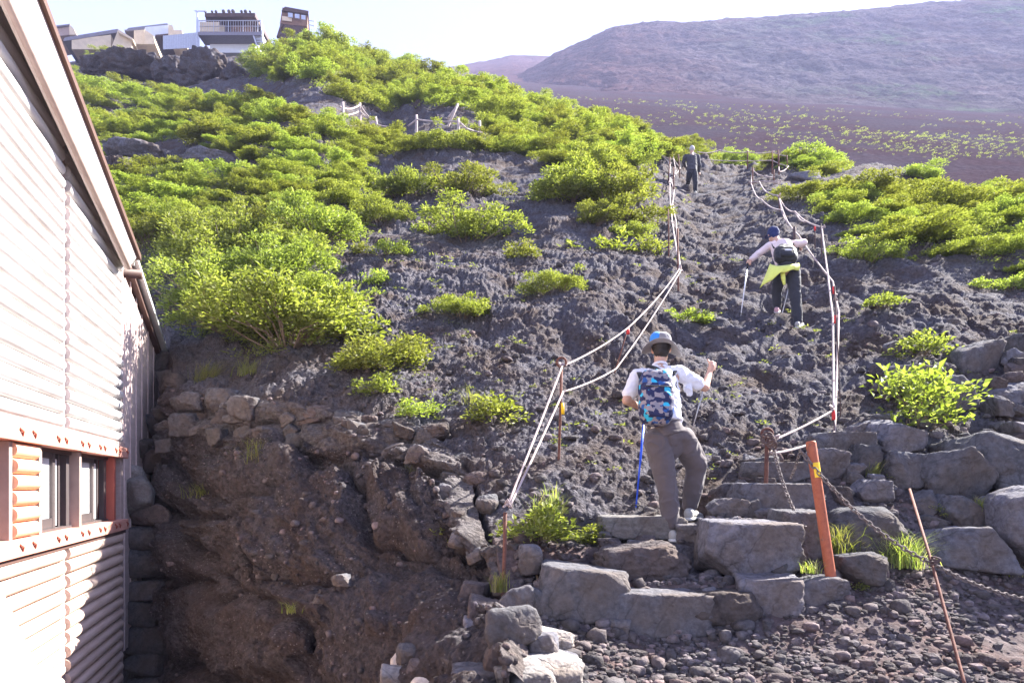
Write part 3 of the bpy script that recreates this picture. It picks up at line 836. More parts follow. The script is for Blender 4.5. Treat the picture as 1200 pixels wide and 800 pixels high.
longhut('back_hut', 'long grey hut with a tin roof showing behind the shed',
        [([(170,44),(198,42),(197,29.5),(170,32)], 5, 'white'), ([(197.2,42),(206,41),(202,30),(197.2,29)], 5, 'cream'), ([(204,44),(215,44),(213,35.5),(204,35.5)], 5, 'cream')],
        [([(148,36),(197.5,30),(196,27.5),(150,33)], 6, 'roofgrey'), ([(182,43),(205,41),(204,39),(182,41)], 4, 'dbrown')], 86)
longhut('stone_hut', 'small square grey hut at the far left of the skyline, beside the sloping bargeboard',
        [([(58,44),(81,41),(81,29.5),(58,32)], 4, 'trim'), ([(81.2,41),(90,41),(86,33),(81.2,29)], 4, 'cream')],
        [([(56,33),(82,29.7),(82,28.2),(56,31.3)], 5, 'roofgrey')], 88)
fe = grp('board_fence', at(212, 56, 77), 'pale grey board fence between the low huts and the balcony hut', 'fence')
m_ = MB()
for i in range(15):
    m_.hexa(house(77, 191+i*2.85, 193.7+i*2.85, 58-i*.15, 42-i*.28, .05))
sub(m_, 'boards', M['steelrail'], fe)
# ---------------------------------------------------------------- rocks
def ico(n):
    bmx = bmesh.new(); bmesh.ops.create_icosphere(bmx, subdivisions=n, radius=1)
    v = np.array([tuple(x.co) for x in bmx.verts]); f = np.array([[x.index for x in p.verts] for p in bmx.faces]); bmx.free()
    return v, f
ICO = {n: ico(n) for n in (1, 2, 3, 4, 5)}
def rock_verts(seed, n=4, planes=13, p=13, rough=.05, lump=0, flat=False):
    rs = np.random.default_rng(seed)
    D, Fc = ICO[n]
    N = rs.normal(size=(planes, 3)); N /= np.linalg.norm(N, axis=1, keepdims=True)
    dd = rs.uniform(.62, 1.0, planes)
    ax = np.array([[1,0,0],[-1,0,0],[0,1,0],[0,-1,0],[0,0,1],[0,0,-1]], float) + rs.normal(size=(6,3))*.16
    if flat: ax[:, :] = np.sign(np.round(ax)) * 1.0; ax = ax + rs.normal(size=(6,3))*.09*np.array([[1],[1],[1],[1],[.35],[1]])
    ax /= np.linalg.norm(ax, axis=1, keepdims=True)
    N = np.concatenate([N, ax]); dd = np.concatenate([dd if not flat else rs.uniform(.92, 1.15, planes), rs.uniform(.72, .86, 6) if not flat else np.array([.9,.9,.75,.75,.6,.75])])
    c = np.clip(D @ N.T, 1e-3, None)/dd
    r = (c**p).sum(1)**(-1/p)
    V = D*r[:, None]
    if rough:
        V = V*(1 + rough*1.3*fbm(V*1.7+seed, 3, seed) [:,None] + rough*.7*fbm(V*5+seed, 4, seed+1, .6)[:,None] + rough*.3*fbm(V*15, 2, seed+2)[:,None])
    if lump:
        V = V*(1 + lump*(1-2.6*np.abs(fbm(V*2.2+seed, 2, seed+7))) + lump*.65*(1-2.6*np.abs(fbm(V*5.5+seed, 2, seed+8))) + lump*.3*(1-2.6*np.abs(fbm(V*13+seed, 2, seed+9))))[:, None]
    V /= np.abs(V).max(0)
    return V, Fc
def add_rock(px, py, w, h, mat='rock', label=None, group=None, depth=None, Y=None, seed=None, name='boulder', planes=9, p=30, rough=.055, tilt=0, cat='rock', lump=0, auto=True, flat=False):
    if Y is None:
        Y = hits([px], [py + h*.42])[0]
        if np.isnan(Y): Y = 6
        Y = Y + (w/F*Y)*.25
    elif auto and py > 500:
        Ya = hits([px], [py + h*.42])[0]
        if not np.isnan(Ya): Y = min(Y, Ya + .14)
    sx, sz = w/2/F*Y*1.06, h/2/F*Y*1.08
    sy = depth/2 if depth else (sx+sz)*.55
    seed = seed if seed is not None else int(px*7 + py*13)
    if lump == 0 and py > 330: lump = .022 if flat else .04
    V, Fc = rock_verts(seed, 5 if (w > 55 and py > 380) or lump else 4, planes, 70 if flat else p, rough, lump, flat)
    if tilt:
        c_, s_ = math.cos(tilt), math.sin(tilt)
        V = np.stack([V[:,0]*sx, V[:,1]*sy, V[:,2]*sz], 1)
        V = np.stack([V[:,0]*c_ - V[:,2]*s_, V[:,1], V[:,0]*s_ + V[:,2]*c_], 1)
    else:
        V = V*np.array([sx, sy, sz])
    o = bpy.data.objects.new(name, np_mesh(name, V, Fc, M[mat], True)); link(o)
    o.location = at(px, py, Y)
    tag(o, label, cat, group)
    return o
STEP = 'stones of the rough steps'
add_rock(768, 713, 112, 56, 'rock', 'pale grey flat topped stone at the foot of the steps, lowest on the left', None, .5, 5.0, rough=.035, flat=True)
add_rock(842, 708, 82, 50, 'rock_brown', 'rough brown stone in the lowest step beside the pale flat one', None, .5, 5.05, rough=.09, planes=20, flat=True)
add_rock(896, 693, 84, 48, 'rock', 'smooth sloping grey stone at the right end of the lowest step', None, .5, 5.1, flat=True)
add_rock(869, 636, 104, 66, 'rock', 'big angular grey block in the second step below the hiker', None, .7, 5.75, rough=.04, p=18, flat=True)
add_rock(757, 658, 124, 50, 'rock_brown', 'rough brown lava mound under the left shoe of the hiker in the white shirt', None, .6, 5.75, rough=.08, planes=22, lump=.09)
add_rock(681, 689, 100, 66, 'rock', 'dark grey tilted slab at the left end of the steps, beside the leafy plant', None, .6, 5.2, rough=.035, p=18, tilt=-.12, flat=True)
add_rock(746, 615, 100, 28, 'rock_pale', 'long flat pale step stone behind the left leg of the hiker', None, .5, 6.1, rough=.05, flat=True)
add_rock(814, 622, 60, 24, 'rock', 'flat stone under the right shoe of the hiker', None, .5, 6.15, rough=.05, flat=True)
add_rock(848, 597, 46, 30, 'rock', 'small round grey stone right of the hiker shoe', None, .4, 6.2)
add_rock(900, 582, 96, 42, 'rock', 'long grey step stone at the base of the ringed rusty post', None, .5, 6.35, p=16, flat=True)
add_rock(906, 553, 84, 32, 'rock_dark', 'flat dark step stone behind the ringed post', None, .5, 6.7, flat=True)
add_rock(984, 522, 76, 36, 'rock', 'pale flat topped stone under the lower end of the right hand ropes', None, .5, 6.9, p=16, flat=True)
add_rock(1049, 514, 64, 48, 'rock', 'angular grey stone under the leafy shrub, with a sunlit top', None, .5, 6.9, p=18)
add_rock(1056, 548, 56, 48, 'rock', 'round grey stone below the leafy shrub', None, .4, 6.55)
add_rock(1020, 578, 42, 34, 'rock', 'small grey stone with grass behind it in the middle of the stone heap', None, .3, 6.2, p=18)
add_rock(1012, 541, 42, 46, 'rock_dark', 'narrow tilted stone with a grass tuft, behind the chain', None, .3, 6.45, tilt=-.5)
add_rock(968, 548, 54, 42, 'rock', 'grey stone directly behind the top of the orange post', None, .4, 6.5)
add_rock(932, 622, 66, 62, 'rock_dark', 'dark stone in shade behind the orange post', None, .5, 5.75, flat=True)
add_rock(1012, 622, 96, 58, 'rock', 'wide sloping grey stone between two grass tufts', None, .5, 5.75, p=16)
add_rock(1006, 664, 66, 36, 'rock', 'low cracked stone lying right of the orange post foot', None, .4, 5.2)
add_rock(960, 690, 74, 32, 'rock_dark', 'low dark stone at the foot of the orange post', None, .35, 5.0)
add_rock(1123, 604, 66, 36, 'rock_dark', 'long dark stone leaning diagonally above the pale boulder on the right', None, .4, 6.0, tilt=-.62, p=18)
add_rock(1128, 642, 100, 52, 'rock', 'pale grey triangular boulder behind the rusty rod', None, .6, 5.75, p=18)
add_rock(1192, 616, 112, 96, 'rock', 'large blue grey boulder at the right edge of the photo', None, .9, 6.3, p=18)
add_rock(1110, 560, 90, 66, 'rock_dark', 'dark rounded boulder in the heap above the leaning stone', None, .6, 6.7)
add_rock(1170, 540, 110, 84, 'rock_dark', 'broad dark boulder at the right, above the blue grey one', None, .9, 7.2)
add_rock(1178, 478, 70, 70, 'rock', 'tall angular boulder near the right edge beside the leafy shrub', None, .8, 7.9, p=18)
add_rock(1110, 468, 66, 66, 'rock', 'smooth rounded boulder behind the leafy shrub', None, .6, 7.7)
add_rock(1140, 425, 60, 56, 'rock_dark', 'dark boulder uphill of the angular one at the right', None, .6, 8.4)
add_rock(1185, 420, 60, 46, 'rock_dark', 'dark boulder at the right edge, topmost of the heap', None, .6, 8.7)
add_rock(1060, 445, 62, 34, 'rock_dark', 'low dark boulder left of the leafy shrub', None, .5, 8.1)
add_rock(1092, 355, 60, 36, 'rock', 'rounded grey boulder below the right hand thicket', None, .6, 10.4)
add_rock(1056, 355, 46, 30, 'rock', 'small grey boulder beside the rounded one below the right hand thicket', None, .5, 10.5)
add_rock(1100, 388, 66, 26, 'rock', 'flat grey boulder above the yellow green clump on the right', None, .5, 9.5)
add_rock(940, 213, 36, 18, 'rock', 'low broad boulder beside the upper right ropes', None, 1.4, 22.5)
add_rock(690, 200, 40, 14, 'rock_dark', 'dark rock between bushes in the middle of the slope', None, 1, 21)
# uphill outcrops of clinker
CL = 'black clinker outcrops among the bushes on the upper left slope'
for i, (px, py, w, h, Y, lab) in enumerate([(246,90,74,50,50,'largest jagged clinker outcrop, below the balcony hut'),(156,80,80,30,54,'long dark clinker ledge left of the largest outcrop'),
        (292,106,34,24,47,'narrow pale edged clinker outcrop right of the largest one'),(330,108,44,30,45,'jagged clinker outcrop at the end of the ledge right of the huts'),
        (368,120,44,20,41,'low clinker outcrop near the small rope fence'),(160,180,66,30,24,'smooth grey outcrop among bushes beside the bargeboard'),
        (250,192,80,26,22.5,'grey ledge poking out of the bushes right of the bargeboard'),(420,143,56,22,32,'dark outcrop under the small rope fence'),
        (182,122,40,18,40,'small dark outcrop below the long ledge'),(136,195,34,26,23,'dark outcrop touching the bargeboard'),(206,86,50,34,52,'jagged clinker outcrop joining the long ledge to the largest outcrop'),(280,98,36,38,48.5,'steep clinker outcrop at the right shoulder of the largest one'),(222,104,54,26,49,'low clinker outcrop at the foot of the largest one'),(232,70,30,20,54,'small clinker knob on top, just under the balcony hut'),(116,82,44,24,54,'clinker outcrop at the left end of the long ledge')]):
    o = add_rock(px, py, w, h, 'lava' if i not in (5, 6) else 'rock', lab, CL, None, Y, 900+i, 'outcrop', 26, 9, .1, cat='outcrop', lump=.26 if i not in (5,6) else .1)
# rocks in the rim and mortared edge of the bank
RG = 'rocks set in the rim of the bank'
rim_list = [(206,452,36,28),(226,476,50,34),(205,486,40,28),(238,490,52,30),(262,468,46,26),(282,478,40,26),(300,500,44,30),(330,482,44,26),(352,500,36,26),(372,486,40,24),
            (392,510,40,28),(415,494,44,24),(440,505,36,26),(466,500,46,24),(488,520,36,30),(508,508,40,26),(516,540,36,30),(540,546,44,30),(560,566,34,26),
            (572,592,28,26)]
for i, (px, py, w, h) in enumerate(rim_list):
    # follow the rim in depth
    j = np.interp(px, [p[0] for p in RIM_PX], range(len(RIM_PX)))
    Yr = np.interp(j, range(len(RIM_PX)), [p[2] for p in RIM_PX])
    add_rock(px, py, w, h, ('rock_brown','rock_dark','rock_dark')[i % 3], 'rough dark rock set in the mortared rim of the bank right of the hut', RG, None, Yr + .06, 300+i, 'rim_rock', 14, 11, .08, auto=False, lump=.05)
CU = 'mortared curb rocks below the rope post'
curb = [(620,655,30,36,5.05,'rock'),(604,712,44,54,4.75,'rock_dark'),(632,706,26,40,4.75,'rock'),(570,725,40,56,4.75,'rock_brown'),(640,752,76,40,4.35,'rock_pale'),(590,755,46,46,4.4,'rock_brown'),(555,762,32,44,4.5,'rock_pale'),
        (640,790,84,56,4.0,'rock_pale'),(585,795,56,46,4.05,'rock_dark'),(540,788,44,40,4.3,'rock_brown'),(505,757,36,30,4.75,'rock_pale'),(478,770,32,36,4.65,'rock_dark'),(495,790,40,40,4.5,'rock_brown'),(465,795,34,34,4.5,'rock_pale'),
        (520,735,46,30,4.95,'rock'),(604,738,66,64,4.12,'rock_dark'),(634,758,44,36,4.1,'rock'),(592,772,64,46,4.02,'rock_brown'),(560,800,60,44,3.95,'rock'),(622,800,70,44,3.8,'rock_pale'),(600,770,50,40,4.2,'rock'),(560,745,40,44,4.6,'rock'),(660,775,40,30,4.15,'rock'),(610,800,60,40,3.85,'rock_pale'),(575,775,44,36,4.25,'rock_dark'),(535,750,36,32,4.7,'rock_dark'),(556,700,40,40,5.1,'rock_brown')]
for i, (px, py, w, h, Y, mt) in enumerate(curb):
    add_rock(px, py, w, h, mt, 'angular rock in the broken mortared curb below the lower rope post', CU, None, Y, 400+i, 'curb_rock', 11, 17, .06, auto=False, lump=.03)
mo = MB()
for i, (px, py, w, h, Y) in enumerate([(530,765,60,52,4.62),(480,780,44,40,4.72),(560,790,70,50,4.4),(605,742,36,36,4.6),(628,725,20,34,4.72),(520,800,90,40,4.35)]):
    V, Fc = rock_verts(450+i, 4, 18, 9, .12)
    mo.add(V*np.array([w/2/F*Y, .16, h/2/F*Y]) + np.array(tuple(at(px, py, Y+.08))), Fc)
mo = mo.build('mortar_bed', M['mortar'], smooth=True); tag(mo, 'patches of white mortar between the curb rocks at the bottom of the photo', 'mortar')
# boulders low on the shaded face
for i, (px, py, w, h, Y, lab) in enumerate([(452,730,50,40,5.3,'dark boulder bulging low from the shaded bank, nearest the curb'),(400,680,26,16,5.75,'small pale stone lodged on the shaded bank'),
                                      (378,702,22,12,5.8,'small flat stone lodged low on the shaded bank'),(345,745,60,44,5.9,'angular ledge of dark rock low in the middle of the shaded bank')]):
    add_rock(px, py, w, h, 'cliff' if i in (0, 3) else 'rock_dark', lab, None, None, Y + (.12 if i in (0, 3) else .02), 480+i, 'bank_rock', auto=False, lump=.05)

# small stones wedged between the boulders
HS = 'small stones wedged in the heap and the steps'
rsx = np.random.default_rng(77)
k_ = 0
for (x0, x1, y0, y1, n_) in ((985,1200,500,668,52),(1030,1200,400,500,22),(700,960,600,735,26),(850,1000,530,610,16)):
    for i in range(n_):
        px, py = rsx.uniform(x0, x1), rsx.uniform(y0, y1); w_ = rsx.uniform(12, 34)
        k_ += 1
        add_rock(px, py, w_, w_*rsx.uniform(.55,.95), ('rock','rock_dark','rock_brown')[k_ % 3], 'small angular stone wedged between the boulders of the heap or steps', HS, None, None, 5000+k_, 'wedged_stone', 8, 24, .06, tilt=rsx.uniform(-.5,.5))
# rubble along the top of the bank, and crumbs sticking out of its face
for i in range(44):
    jn = rsx.uniform(.02, .82)*(NB-1); vi = int(rsx.uniform(0, .2)*(NA-1)); p_ = Pd.reshape(NA, NB, 3)[vi, int(jn)]
    px, py = p_[0]/p_[1]*F+600, 569-(p_[2]-EYE)/p_[1]*F; w_ = rsx.uniform(14, 36)
    add_rock(px, py, w_, w_*rsx.uniform(.55,.9), ('rock_brown','rock_dark','rock_dark')[i % 3], 'rough dark rock set in the mortared rim of the bank right of the hut', RG, None, float(p_[1]) + .03, 5200+i, 'rim_rock', 10, 16, .07, auto=False, lump=.05, tilt=rsx.uniform(-.4,.4))
ii = rsx.integers(0, len(Pd), 5200); keep_ = (fbm(Pd[ii]*.9, 3, 881) > rsx.uniform(-.3, .35, 5200))
V_, F_, n_ = [], [], 0
base_ = [rock_verts(760+i, 2, 8, 14, .1) for i in range(12)]
for q, p_ in enumerate(Pd[ii][keep_]):
    v, f = base_[q % 12]; s_ = float(np.clip(np.exp(rsx.normal(-4.2, .6)), .006, .05)); a = rsx.uniform(0, 6.28)
    v = v*s_*np.array([1, rsx.uniform(.6,1), rsx.uniform(.5,.9)]); v = np.stack([v[:,0]*math.cos(a)-v[:,1]*math.sin(a), v[:,0]*math.sin(a)+v[:,1]*math.cos(a), v[:,2]], 1)
    V_.append(v + p_); F_.append(f + n_); n_ += len(v)
o = link(bpy.data.objects.new('embedded_stones', np_mesh('embedded_stones', np.concatenate(V_), np.concatenate(F_), M['pebble'], True))); tag(o, 'crumbly stones sticking out of the shaded bank', None, None, 'stuff')

# dry stone wall between the hut's corner and the bank
sw = empty('stone_wall', at(172, 840, 8.75)); tag(sw, 'shaded stack of squarish stones between the hut corner and the bank', 'stone wall')
for i, (px, py, w, h, Y, mt) in enumerate([(163,578,38,50,8.6,'rock_pale'),(156,560,26,34,8.75,'rock_pale'),(178,604,54,30,8.7,'rock_brown'),(175,630,58,32,8.7,'rock_dark'),(173,660,54,36,8.7,'rock_dark'),(170,690,52,30,8.7,'rock_dark'),(171,716,52,32,8.68,'rock_dark'),(175,746,60,40,8.66,'rock_dark'),(170,778,56,36,8.64,'rock_dark'),
        (176,808,60,36,8.6,'rock_dark'),(172,838,60,36,8.6,'rock_dark'),(196,425,26,26,10.3,'rock_dark'),(203,446,34,26,9.9,'rock_dark'),(207,470,40,30,9.6,'rock_dark'),(190,500,36,28,9.6,'rock_dark'),(196,520,40,26,9.4,'rock_brown'),(184,540,40,30,9.3,'rock_brown'),(172,525,26,24,9.3,'rock_dark'),(196,560,36,30,9.1,'rock_brown')]):
    V, Fc = rock_verts(520+i, 4, 9, 16, .05)
    o = bpy.data.objects.new('stone', np_mesh('stone', V*np.array([w/2/F*Y*1.03, .22, h/2/F*Y*1.02]), Fc, M[mt], True)); link(o)
    o.parent = sw; o.location = at(px, py, Y) - Vector(sw.location)

# ---------------------------------------------------------------- loose stones of the path
def scatter_stones(name, xs, ys, sizes, mat, sub1=1, kindlabel=None):
    base = [rock_verts(700+i, sub1, 7, 14, .06 if sub1 < 2 else .13) for i in range(14)]
    zs = ground_z(xs, ys)
    V, Fa, n = [], [], 0
    for i in range(len(xs)):
        v, f = base[i % 14]
        a = rng.uniform(0, 6.28); c_, s_ = math.cos(a), math.sin(a)
        sc_ = sizes[i]*np.array([1, rng.uniform(.65, 1), rng.uniform(.5, .85)])
        q = v*sc_
        q = np.stack([q[:,0]*c_-q[:,1]*s_, q[:,0]*s_+q[:,1]*c_, q[:,2]], 1) + np.array([xs[i], ys[i], zs[i] + sizes[i]*.22])
        V.append(q); Fa.append(f+n); n += len(v)
    o = link(bpy.data.objects.new(name, np_mesh(name, np.concatenate(V), np.concatenate(Fa), mat, sub1 > 1)))
    tag(o, kindlabel, None, None, 'stuff'); return o
px_ = rng.uniform(520, 1320, 16000); yy_ = 1/rng.uniform(1/6.4, 1/3.5, 16000)
xx_ = (px_-600)/F*yy_
keep = (trail_mask(xx_, yy_) > .35) & (rim_dist(xx_, yy_) < -.1)
dens = fbm(np.stack([xx_, yy_, yy_*0], 1)*1.1, 3, 811)
keep &= (rng.uniform(-.5, .6, len(xx_)) < dens + .25)
xx_, yy_ = xx_[keep], yy_[keep]
sz = np.clip(np.exp(rng.normal(-4.15, .5, len(xx_))), .007, .05)
scatter_stones('gravel', xx_, yy_, sz, M['pebble'], 1, 'loose reddish grey scoria gravel on the path')
sel = rng.choice(len(xx_), min(len(xx_), 380), replace=False)
scatter_stones('loose_stones', xx_[sel], yy_[sel], np.clip(np.exp(rng.normal(-3.1, .38, len(sel))), .028, .085), M['pebble'], 2, 'fist sized loose lava stones on the path')
px_ = rng.uniform(380, 1200, 2600); py_ = rng.uniform(300, 640, 2600)
Yh = hits(px_[:1500], py_[:1500]); ok = ~np.isnan(Yh) & (Yh < 14)
xs_ = ((px_[:1500]-600)/F*Yh)[ok]; ys_ = Yh[ok]
k2 = rim_dist(xs_, ys_) < -.15
scatter_stones('slope_stones', xs_[k2], ys_[k2], np.clip(np.exp(rng.normal(-3.5, .45, k2.sum())), .015, .075), M['pebble'], 2, 'loose lava lumps lying on the slope')
# ---------------------------------------------------------------- leaves, shrubs, grass
def leaves_mesh(C, L, seed, up=.55, wid=.42, out=None):
    """one small folded leaf at every point of C (n,3), length L (n,)"""
    rs = np.random.default_rng(seed)
    n = len(C)
    d = rs.normal(size=(n, 3)); d[:, 2] = np.abs(d[:, 2])*.5 - .1
    if out is not None: d = d*.9 + out*np.array([.75,.75,.3])
    d /= np.linalg.norm(d, axis=1, keepdims=True)
    nr = rs.normal(size=(n, 3))*.55 + np.array([0, 0, up + .45])
    if out is not None: nr += out*.22
    sd = np.cross(d, nr); sd /= np.linalg.norm(sd, axis=1, keepdims=True) + 1e-9
    nr = np.cross(sd, d)
    L = L[:, None]
    b = C; tip = C + d*L - nr*L*.12
    l = C + d*L*.48 + sd*L*wid*.5 + nr*L*.09
    r = C + d*L*.48 - sd*L*wid*.5 + nr*L*.09
    m = C + d*L*.5
    V = np.stack([b, l, tip, r], 1).reshape(-1, 3)
    i = np.arange(n)[:, None]*4
    Fc = np.concatenate([i + np.array([[0, 1, 2]]), i + np.array([[0, 2, 3]])], 1).reshape(-1, 3)
    return V, Fc
def bush_arrays(seed, n, leaf, rx=1.0, rz=.6, lumps=30, lump_r=.26, ragged=.15, inner=.25):
    rs = np.random.default_rng(seed)
    # lumps spread over an uneven dome
    a = rs.uniform(0, 2*np.pi, lumps); h = rs.uniform(-.15, 1, lumps)
    rad = np.sqrt(np.clip(1-np.clip(h, 0, 1)**2, .0, 1))
    k = 1 + rs.normal(size=lumps)*ragged
    Lc = np.stack([np.cos(a)*rad*rx*k, np.sin(a)*rad*rx*k, h*rz*k], 1)*.8
    lr = lump_r*rs.uniform(.65, 1.35, lumps)
    li = rs.choice(lumps, n, p=lr**2/np.sum(lr**2))
    D = rs.normal(size=(n, 3)); D /= np.linalg.norm(D, axis=1, keepdims=True)
    D[:, 2] = np.where(D[:, 2] < -.35, -D[:, 2], D[:, 2])
    rr = lr[li]*rs.uniform(.45, 1.08, n)
    C = Lc[li] + D*rr[:, None]*np.array([1, 1, .72])
    ins = rs.uniform(size=n) < inner*.4
    C = np.where(ins[:, None], C*rs.uniform(.4, .9, n)[:, None], C)
    out = C/np.array([rx, rx, rz]); out /= np.linalg.norm(out, axis=1, keepdims=True) + 1e-9
    return C, leaf*rs.uniform(.6, 1.35, n), out, Lc
def twig_mesh(Lc, seed, r=.014):
    mb = MB(); rs = np.random.default_rng(seed)
    for c in Lc:
        m = c*.5 + rs.normal(size=3)*.06 + np.array([0, 0, -.05])
        mb.tube([(c[0]*.08, c[1]*.08, -.25), tuple(m), tuple(c*.98)], [r, r*.75, r*.35], 5, cap=False)
    return mb
BUSH = []
for i in range(6):
    C, L, out, Lc = bush_arrays(900+i, 8500, .074, 1.0, (.42, .55, .62, .38, .5, .66)[i], (26,38,30,44,34,50)[i], (.3,.24,.28,.22,.26,.22)[i], (.25,.35,.3,.4,.28,.38)[i])
    V, Fc = leaves_mesh(C, L, 950+i, out=out)
    BUSH.append((np_mesh('foliage', V, Fc, M['leaf'], False), twig_mesh(Lc, i).mesh('branches', M['twig'])))
SMALL = []
for i in range(5):
    C, L, out, Lc = bush_arrays(1000+i, 900, .17, 1.0, (.5, .65, .6, .75, .55)[i], 15, .38, .28)
    V, Fc = leaves_mesh(C, L, 1050+i, out=out, wid=.5)
    SMALL.append((np_mesh('foliage', V, Fc, M['leaf'], False), twig_mesh(Lc, 40+i, .02).mesh('branches', M['twig'])))
def shrub(name, loc, r, meshes, label, group=None, parts=True, zs=1.0, rz=None, cat='shrub'):
    rz = rng.uniform(0, 6.28) if rz is None else rz
    if parts:
        e = empty(name, loc, rz); e.scale = (r, r, r*zs); tag(e, label, cat, group)
        for me, nm in zip(meshes, ('foliage', 'branches')):
            link(bpy.data.objects.new(nm, me), e)
        return e
    o = link(bpy.data.objects.new(name, meshes[0])); o.location = loc; o.rotation_euler = (rng.uniform(-.1, .1), rng.uniform(-.1, .1), rz)
    o.scale = (r, r*rng.uniform(.85, 1.1), r*zs); tag(o, label, cat, group); return o

# single shrubs one can point to: px, py of the foot, width in photograph pixels, which, height factor, label
one = [
 (455,432,112,0,'broad yellow green shrub above the rim of the bank'),
 (541,372,64,0,'round shrub in the middle of the bare lava left of the ropes'),
 (655,350,58,0,'low shrub by itself on the lava left of the upper rope post'),
 (610,306,34,1,'small shrub on the lava below the hazy bushes'),
 (578,492,62,1,'low bushy plant left of the ringed rope post in the middle'),
 (480,496,46,1,'small shrub just behind the rim of the bank, right one of two'),
 (442,474,44,1,'small sparse shrub just behind the rim of the bank, left one of two'),
 (805,384,40,1,'small low shrub uphill of the hiker in the white shirt'),
 (1088,508,125,1,'large leafy shrub growing among the boulders on the right'),
 (1084,418,52,1,'yellow green clump between boulders uphill of the leafy shrub'),
 (1035,374,30,1,'small dark green plant right of the right hand ropes'),
 (1020,306,66,0,'shrub on the lava just below the right hand thicket'),
 (975,262,40,1,'pale shrub right of the upper ropes, below the mound'),
 (545,280,96,0,'wide shrub cushion on the lava below the slope thicket, with bare rock around'),
 (440,330,34,1,'tiny pale shrub on the lava above the round shrub'),
 (455,298,32,1,'small shrub on the lava beside the left thicket, right of its twin'),
 (425,294,26,1,'small shrub on the lava touching the left thicket'),
 (695,265,50,0,'pale hazy shrub at the foot of the upper rope cluster'),
 (740,275,44,0,'bright hazy shrub left of the upper rope post'),
 (712,240,100,0,'largest hazy shrub left of the upper ropes'),
 (668,240,84,0,'hazy shrub at the left of the group beside the upper ropes'),
 (728,260,76,0,'hazy shrub touching the upper left rope line'),
 (706,288,60,1,'lowest pale shrub of the group left of the upper ropes'),
 (762,296,36,1,'tiny pale shrub beside the foot of the dark rod by the ropes'),
 (470,232,76,0,'shrub at the left end of the row of cushions in mid slope'),
 (545,232,70,0,'shrub at the right end of the row of cushions in mid slope'),
 (440,258,56,0,'shrub below the row of cushions, nearest the left thicket'),
 (998,192,34,1,'round green shrub alone on the right ridge beside the mound'),
 (1190,330,30,1,'small shrub at the right edge under the right hand thicket'),
 (1150,330,24,1,'tiny shrub below the right hand thicket'),
 (690,215,70,0,'shrub right of the dark rock in the middle of the slope'),
 (635,628,78,1,'leafy plant with long grass beside the lower rope post'),
 (510,640,56,1,'leafy plant on the bank left of the lower rope post'),
 (1018,688,26,1,'little yellow green plant on the gravel right of the orange post'),
 (1098,606,24,1,'small leafy sprig on the pale boulder beside the rusty rod'),
 (1072,562,22,1,'small leafy sprig at the top of the rusty rod'),
 (700,625,40,1,'dark scrubby plant at the left end of the flat pale step'),
]
for i, (px, py, wpx, kind, lab) in enumerate(one):
    if (px, py) in ((510, 640),):
        p = at(px, py, 6.05)
    else:
        p = on_ground(px, py)
    r = wpx/2/F*p.y
    ms = BUSH[i % 6] if kind == 0 else SMALL[i % 5]
    big = px == 1088
    shrub('shrub', p + Vector((0, r*.35, (.3 if big else .12)*r)), r*(.95 if big else 1.25), ms, lab, None, True, 1.35 if big else 1.0)

# the thickets
def inside(poly, x, y):
    c = np.zeros(len(x), bool); n = len(poly)
    for i in range(n):
        x1, y1 = poly[i]; x2, y2 = poly[(i+1) % n]
        k = (y1 > y) != (y2 > y)
        c ^= k & (x < (x2-x1)*(y-y1)/((y2-y1) + 1e-12) + x1)
    return c
T_LEFT = [(60,60),(120,56),(320,52),(340,46),(400,50),(480,68),(560,94),(640,118),(720,146),(775,166),(776,196),(700,205),(610,190),(560,182),(470,178),(430,180),(418,226),(396,262),(372,300),(382,340),(402,378),(388,404),(330,420),(236,418),(200,400),(150,320),(100,160)]
T_RIDGE = [(780,168),(840,172),(880,186),(930,194),(1000,200),(960,206),(900,200),(840,196),(790,186)]
T_RIGHT = [(940,228),(1000,222),(1010,236),(1040,224),(1100,214),(1200,236),(1320,250),(1320,330),(1200,318),(1120,300),(1060,288),(1000,268),(960,262)]
HOLES = [[(84,74),(190,72),(240,60),(304,96),(304,122),(270,126),(190,112),(84,98)],[(112,172),(200,168),(300,186),(300,210),(212,206),(120,200)],
         [(296,104),(350,96),(400,122),(390,134),(330,124)],[(392,120),(480,126),(572,130),(575,172),(540,178),(460,170),(392,172)],[(1050,196),(1120,206),(1100,216),(1052,214)],[(225,30),(312,30),(320,70),(300,84),(226,66)]]
cx = rng.uniform(60, 1320, 5200); cy = rng.uniform(46, 420, 5200)
m_ = inside(T_LEFT, cx, cy) | inside(T_RIDGE, cx, cy) | inside(T_RIGHT, cx, cy)
for h in HOLES: m_ &= ~inside(h, cx, cy)
cx, cy = cx[m_], cy[m_]
cY = hits(cx, cy)
ok = ~np.isnan(cY) & (cY < 95); cx, cy, cY = cx[ok], cy[ok], cY[ok]
acc = []
for i in np.argsort(cY):
    x, y = (cx[i]-600)/F*cY[i], cY[i]
    left_near = cx[i] < 410 and y < 15
    r = (.78 if left_near else (.42 + .014*min(y, 42)))*rng.uniform(.75, 1.4)
    if 780 < cx[i] < 940: r *= .82
    if rim_dist(np.array([x]), np.array([y]))[0] > -.35: continue
    if y < 14.5 and ((x-HC.x)*HN.x + (y-HC.y)*HN.y) < (.5 + .8*r if y < 10.8 else .15 + .45*r): continue
    if any((x-a)**2 + ((y-b)*.8)**2 < (.57*(r+q))**2 for a, b, q, _ in acc): continue
    acc.append((x, y, r, left_near))
print('THICKET', len(acc))
